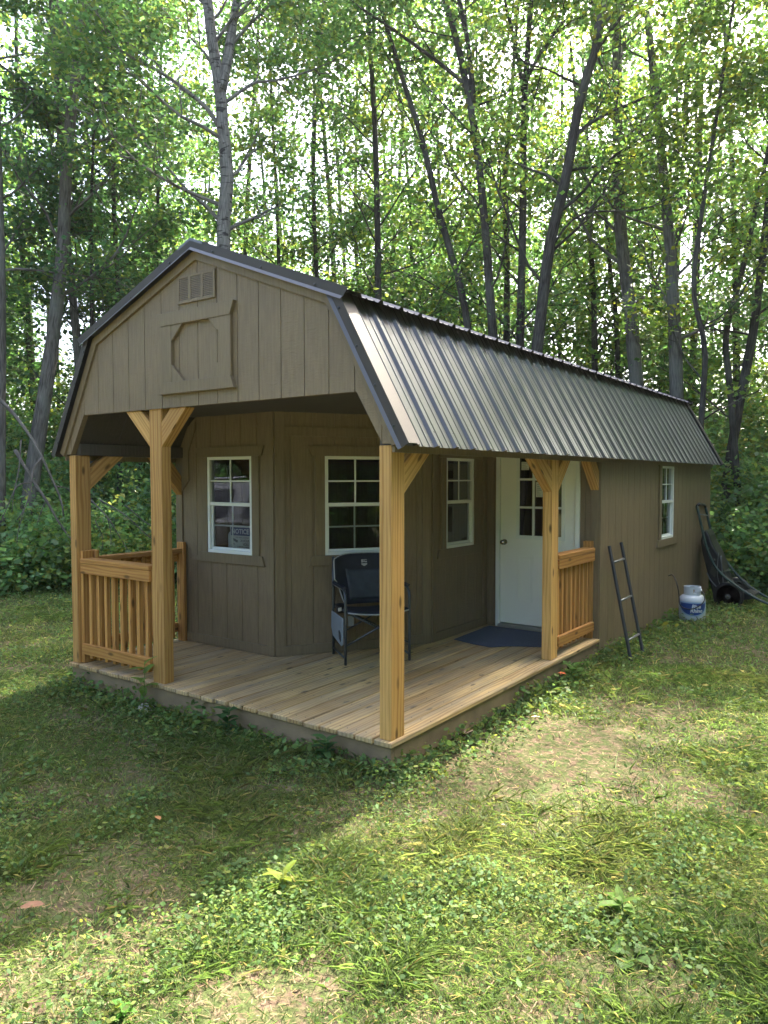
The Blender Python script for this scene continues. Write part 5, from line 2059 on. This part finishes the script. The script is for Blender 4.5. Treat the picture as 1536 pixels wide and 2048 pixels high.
GL = (0.20, 0.36, 0.07)
plant('lily_plant', 'broad leaved bright plant at the deck edge by the side post', 0, 0, 9, 0.16, 0.06, 0.17, 1, (0.17, 0.34, 0.06), xy=(1.80, 2.62))
plant('tall_weed', 'upright yellow green weed in front of the left railing', 0, 0, 9, 0.42, 0.06, 0.13, 2, (0.24, 0.38, 0.07), xy=(-0.56, -0.10))
plant('burdock_plant', 'round leaved plant in the lit grass at the lower right', 1262, 1925, 5, 0.03, 0.055, 0.06, 3, (0.17, 0.32, 0.08), basal=True)
plant('seedling', 'small bright seedling with paired leaves at the bottom edge', 242, 2030, 6, 0.04, 0.025, 0.05, 4, (0.16, 0.42, 0.05))
plant('plantain_plant', 'pale round leaved plant in the middle of the sunny grass', 1132, 1700, 4, 0.05, 0.06, 0.075, 5, (0.26, 0.36, 0.16), basal=True)
plant('leafy_weed', 'bright forked weed at the edge of the cabin shadow', 560, 1790, 8, 0.10, 0.03, 0.09, 6, (0.34, 0.44, 0.05))
plant('leafy_weed', 'dark bushy weed against the middle of the front deck edge', 0, 0, 14, 0.20, 0.055, 0.10, 7, (0.10, 0.22, 0.07), xy=(0.36, -0.09))
plant('leafy_weed', 'dark weed by the front deck edge left of the corner post', 0, 0, 13, 0.17, 0.06, 0.10, 8, (0.10, 0.22, 0.07), xy=(1.26, -0.11))
plant('leafy_weed', 'grey green weed in the shade left of the front steps of grass', 470, 1745, 9, 0.05, 0.02, 0.07, 9, (0.17, 0.30, 0.10))
plant('leafy_weed', 'glossy weed at the bottom right corner', 1240, 1850, 10, 0.09, 0.035, 0.09, 10, (0.20, 0.36, 0.06))

# orange flower by the deck
x, y = 1.80, 2.36
fl_root = thing('orange_flower', 'small orange flower in the weeds beside the deck', 'flower', (x, y, float(gz(x, y))))
mb = MB()
for k in range(8):
    a = k * math.pi / 4
    blade_leaf(mb, (0, 0, 0.135), (math.cos(a), math.sin(a), 0.25 + 0.2 * (k % 2)), (-math.cos(a) * 0.3, -math.sin(a) * 0.3, 1), 0.034, 0.022, 0.3)
mb.build('petals', [plain('orange_petal', (0.62, 0.13, 0.03), 0.6)], parent=fl_root)
tube_part('stem', [(0, 0, 0), (0.005, 0, 0.07), (0, 0, 0.134)], 0.003, plain('flower_stem', (0.06, 0.10, 0.03), 0.6), fl_root)


def stone(label, x, y, s, seed, col):
    r = random.Random(seed)
    mb = MB()
    mb.lathe([(0.0, -0.3 * s[2]), (0.7, -0.25 * s[2]), (1.0, 0.25 * s[2]), (0.8, 0.75 * s[2]), (0.35, 1.0 * s[2]), (0.0, 1.02 * s[2])], (0, 0, 0), sides=11)
    mb.v = [(vx * s[0] * (1 + r.uniform(-.14, .14)), vy * s[1] * (1 + r.uniform(-.14, .14)), vz + r.uniform(-.1, .1) * s[2]) for vx, vy, vz in mb.v]
    o = mb.build('stone', [plain('stone_grey', col, 0.9, var=0.3, scale=25, bump=0.4)])
    o.location = (x, y, float(gz(x, y)))
    o.rotation_euler = (0, 0, r.uniform(0, 6))
    return tag(o, label, 'stone')


stone('pale flat stone in the shaded lawn before the deck', *on_ground(422, 1542), (0.045, 0.03, 0.02), 1, (0.42, 0.42, 0.40))
stone('broken pale block under the front edge of the deck at the left', -0.62, -0.03, (0.10, 0.07, 0.05), 2, (0.45, 0.42, 0.36))
stone('small grey stone in the bare track right of the deck', *on_ground(1005, 1655), (0.03, 0.022, 0.016), 3, (0.36, 0.33, 0.30))


def dry_leaf(label, u, v, size, col, seed):
    r = random.Random(seed)
    x, y = on_ground(u, v)
    mb = MB()
    a = r.uniform(0, 6.28)
    d = Vector((math.cos(a), math.sin(a), 0.15))
    blade_leaf(mb, Vector((0, 0, 0.035)), d, (0.1, 0.1, 1), size, size * 0.5, 0.12)
    o = mb.build('fallen_leaf', [plain('dry_leaf', col, 0.8, var=0.2, scale=30)], smooth=True)
    o.location = (x, y, float(gz(x, y)))
    return tag(o, label, 'leaf')


dry_leaf('large brown dead leaf at the left edge of the sunny grass', 40, 1822, 0.10, (0.17, 0.085, 0.045), 1)
dry_leaf('orange brown dead leaf in the shaded lawn', 312, 1640, 0.06, (0.32, 0.15, 0.05), 2)
dry_leaf('reddish dead leaf in the shade before the porch', 395, 1510, 0.05, (0.22, 0.08, 0.05), 3)
dry_leaf('tan dead leaf in the bare soil right of the corner post', 930, 1475, 0.10, (0.32, 0.22, 0.15), 4)
dry_leaf('pale dead leaf in the track right of the deck', 1080, 1440, 0.07, (0.36, 0.27, 0.18), 5)

# ------------------------------------------------------------------ grey car parked in front of the cabin, mirrored in the left window
CARP = plain('grey_car_paint', (0.20, 0.205, 0.215), 0.25, metal=0.5, var=0.03, coat=0.8)
CARG = plain('car_glass', (0.012, 0.014, 0.017), 0.06, var=0.02)
TYRE = plain('tyre_rubber', (0.02, 0.02, 0.02), 0.85)
CHROME = plain('chrome', (0.7, 0.7, 0.7), 0.12, metal=1.0)
hd_a = math.atan2(-0.8, 0.6)
car = thing('parked_car', 'grey family car with roof rails parked outside, mirrored in the left window', 'car', (-6.0, -5.3, -0.27), hd_a)
belt = 1.08
lowp = [(-2.45, 0.45), (-2.48, 0.75), (-2.42, 1.08), (0.95, 1.06), (1.6, 1.0), (2.3, 0.90), (2.46, 0.72), (2.46, 0.42), (2.0, 0.30), (-2.1, 0.30)]
mb = MB()
mb.prism([(x, -0.95, z) for x, z in lowp], (0, 1.90, 0))
mb.build('body', [CARP], parent=car, bevel=0.06, seg=3)
up_b = [(-2.38, 1.06), (0.98, 1.05)]
up_t = [(-1.95, 1.72), (0.20, 1.76)]
mb = MB()
prof = [(-2.38, 1.06, 0.90), (-2.02, 1.68, 0.70), (-1.8, 1.77, 0.66), (-0.6, 1.81, 0.66), (0.10, 1.76, 0.66), (1.05, 1.05, 0.90)]
for (xa, za, wa), (xb, zb_, wb) in zip(prof, prof[1:]):
    mb.face([(xa, -wa, za), (xb, -wb, zb_), (xb, wb, zb_), (xa, wa, za)])
for sy in (-1, 1):
    mb.face([(x, sy * w, z) for x, z, w in prof][::-sy])
mb.build('cabin_shell', [CARP], parent=car)
for sy in (-1, 1):
    wz = lambda z: 0.90 - (z - 1.06) * 0.35 + 0.006
    for poly in ([(-2.12, 1.12), (-1.55, 1.12), (-1.30, 1.64), (-1.80, 1.64)], [(-1.28, 1.12), (-0.36, 1.12), (-0.36, 1.68), (-0.95, 1.68)], [(-0.28, 1.12), (0.80, 1.12), (0.12, 1.66), (-0.28, 1.68)]):
        mb = MB()
        mb.prism([(x, sy * wz(z), z) for x, z in poly], (0, sy * 0.004, 0))
        mb.build('side_window', [CARG], parent=car)
    tube_part('roof_rail', [(-1.8, sy * 0.60, 1.79), (-1.7, sy * 0.60, 1.85), (-0.7, sy * 0.60, 1.88), (0.0, sy * 0.60, 1.82), (0.05, sy * 0.6, 1.78)], 0.016, CHROME, car, n=14)
    for hx in (-1.12, -0.14):
        mb = MB()
        mb.box((hx, sy * 0.955 - 0.012, 0.94), (0.2, 0, 0), (0, 0.03, 0), (0, 0, 0.035))
        mb.build('door_handle', [CHROME], parent=car, bevel=0.008)
    for gx_ in (-1.42, -0.32, 0.85):
        mb = MB()
        mb.box((gx_, sy * 0.951 - 0.002, 0.42), (0, 0, 0.63), (0.008, 0, 0), (0, 0.004, 0))
        mb.build('door_seam', [BLACKP], parent=car)
    mb = MB()
    mb.box((-1.7, sy * 0.955 - 0.006, 0.40), (3.1, 0, 0), (0, 0.012, 0), (0, 0, 0.10))
    mb.build('rocker_panel', [BLACKP], parent=car, bevel=0.004)
    for wx in (-1.45, 1.45):
        mb = MB()
        mb.lathe([(0.22, -0.10), (0.34, -0.11), (0.36, -0.08), (0.36, 0.08), (0.34, 0.11), (0.22, 0.10)], (wx, sy * 0.87, 0.36), (0, 1, 0), 28)
        w_ = mb.build('wheel', [TYRE], parent=car, smooth=True)
        mb = MB()
        mb.lathe([(0.235, -0.09), (0.235, 0.09)], (wx, sy * 0.875, 0.36), (0, 1, 0), 20)
        mb.build('rim', [CHROME], parent=w_)
for y in (-0.7, 0.45):
    mb = MB()
    mb.box((2.40, y, 0.70), (0, 0.25, 0), (0.08, 0, 0), (0, 0, 0.10))
    mb.build('headlight', [LWHITE], parent=car, bevel=0.02)
    mb = MB()
    mb.box((-2.50, y, 0.85), (0, 0.25, 0), (0.06, 0, 0), (0, 0, 0.18))
    mb.build('tail_light', [plain('red_lens', (0.3, 0.01, 0.01), 0.2)], parent=car, bevel=0.02)
mb = MB()
mb.prism([(-2.35, -0.72, 1.12), (-2.35, 0.72, 1.12), (-2.06, 0.62, 1.62), (-2.06, -0.62, 1.62)], (-0.02, 0, 0.01))
mb.build('rear_window', [CARG], parent=car)
mb = MB()
mb.prism([(0.98, -0.78, 1.10), (0.98, 0.78, 1.10), (0.20, 0.60, 1.68), (0.20, -0.60, 1.68)], (0.02, 0, 0.02))
mb.build('windscreen', [CARG], parent=car)

# ------------------------------------------------------------------ haze: thin humid air over the clearing
hm = bpy.data.materials.new('humid_air')
hm.use_nodes = True
hn = hm.node_tree
hn.nodes.remove(hn.nodes['Principled BSDF'])
pv = hn.nodes.new('ShaderNodeVolumePrincipled')
pv.inputs['Color'].default_value = (0.93, 0.96, 1.0, 1)
pv.inputs['Density'].default_value = 0.00032
pv.inputs['Anisotropy'].default_value = 0.35
hn.links.new(pv.outputs[0], hn.nodes['Material Output'].inputs['Volume'])
mb = MB()
mb.box((-180, -180, -1.6), (360, 0, 0), (0, 360, 0), (0, 0, 24.0))
hz = mb.build('haze', [hm])
hz['kind'] = 'stuff'
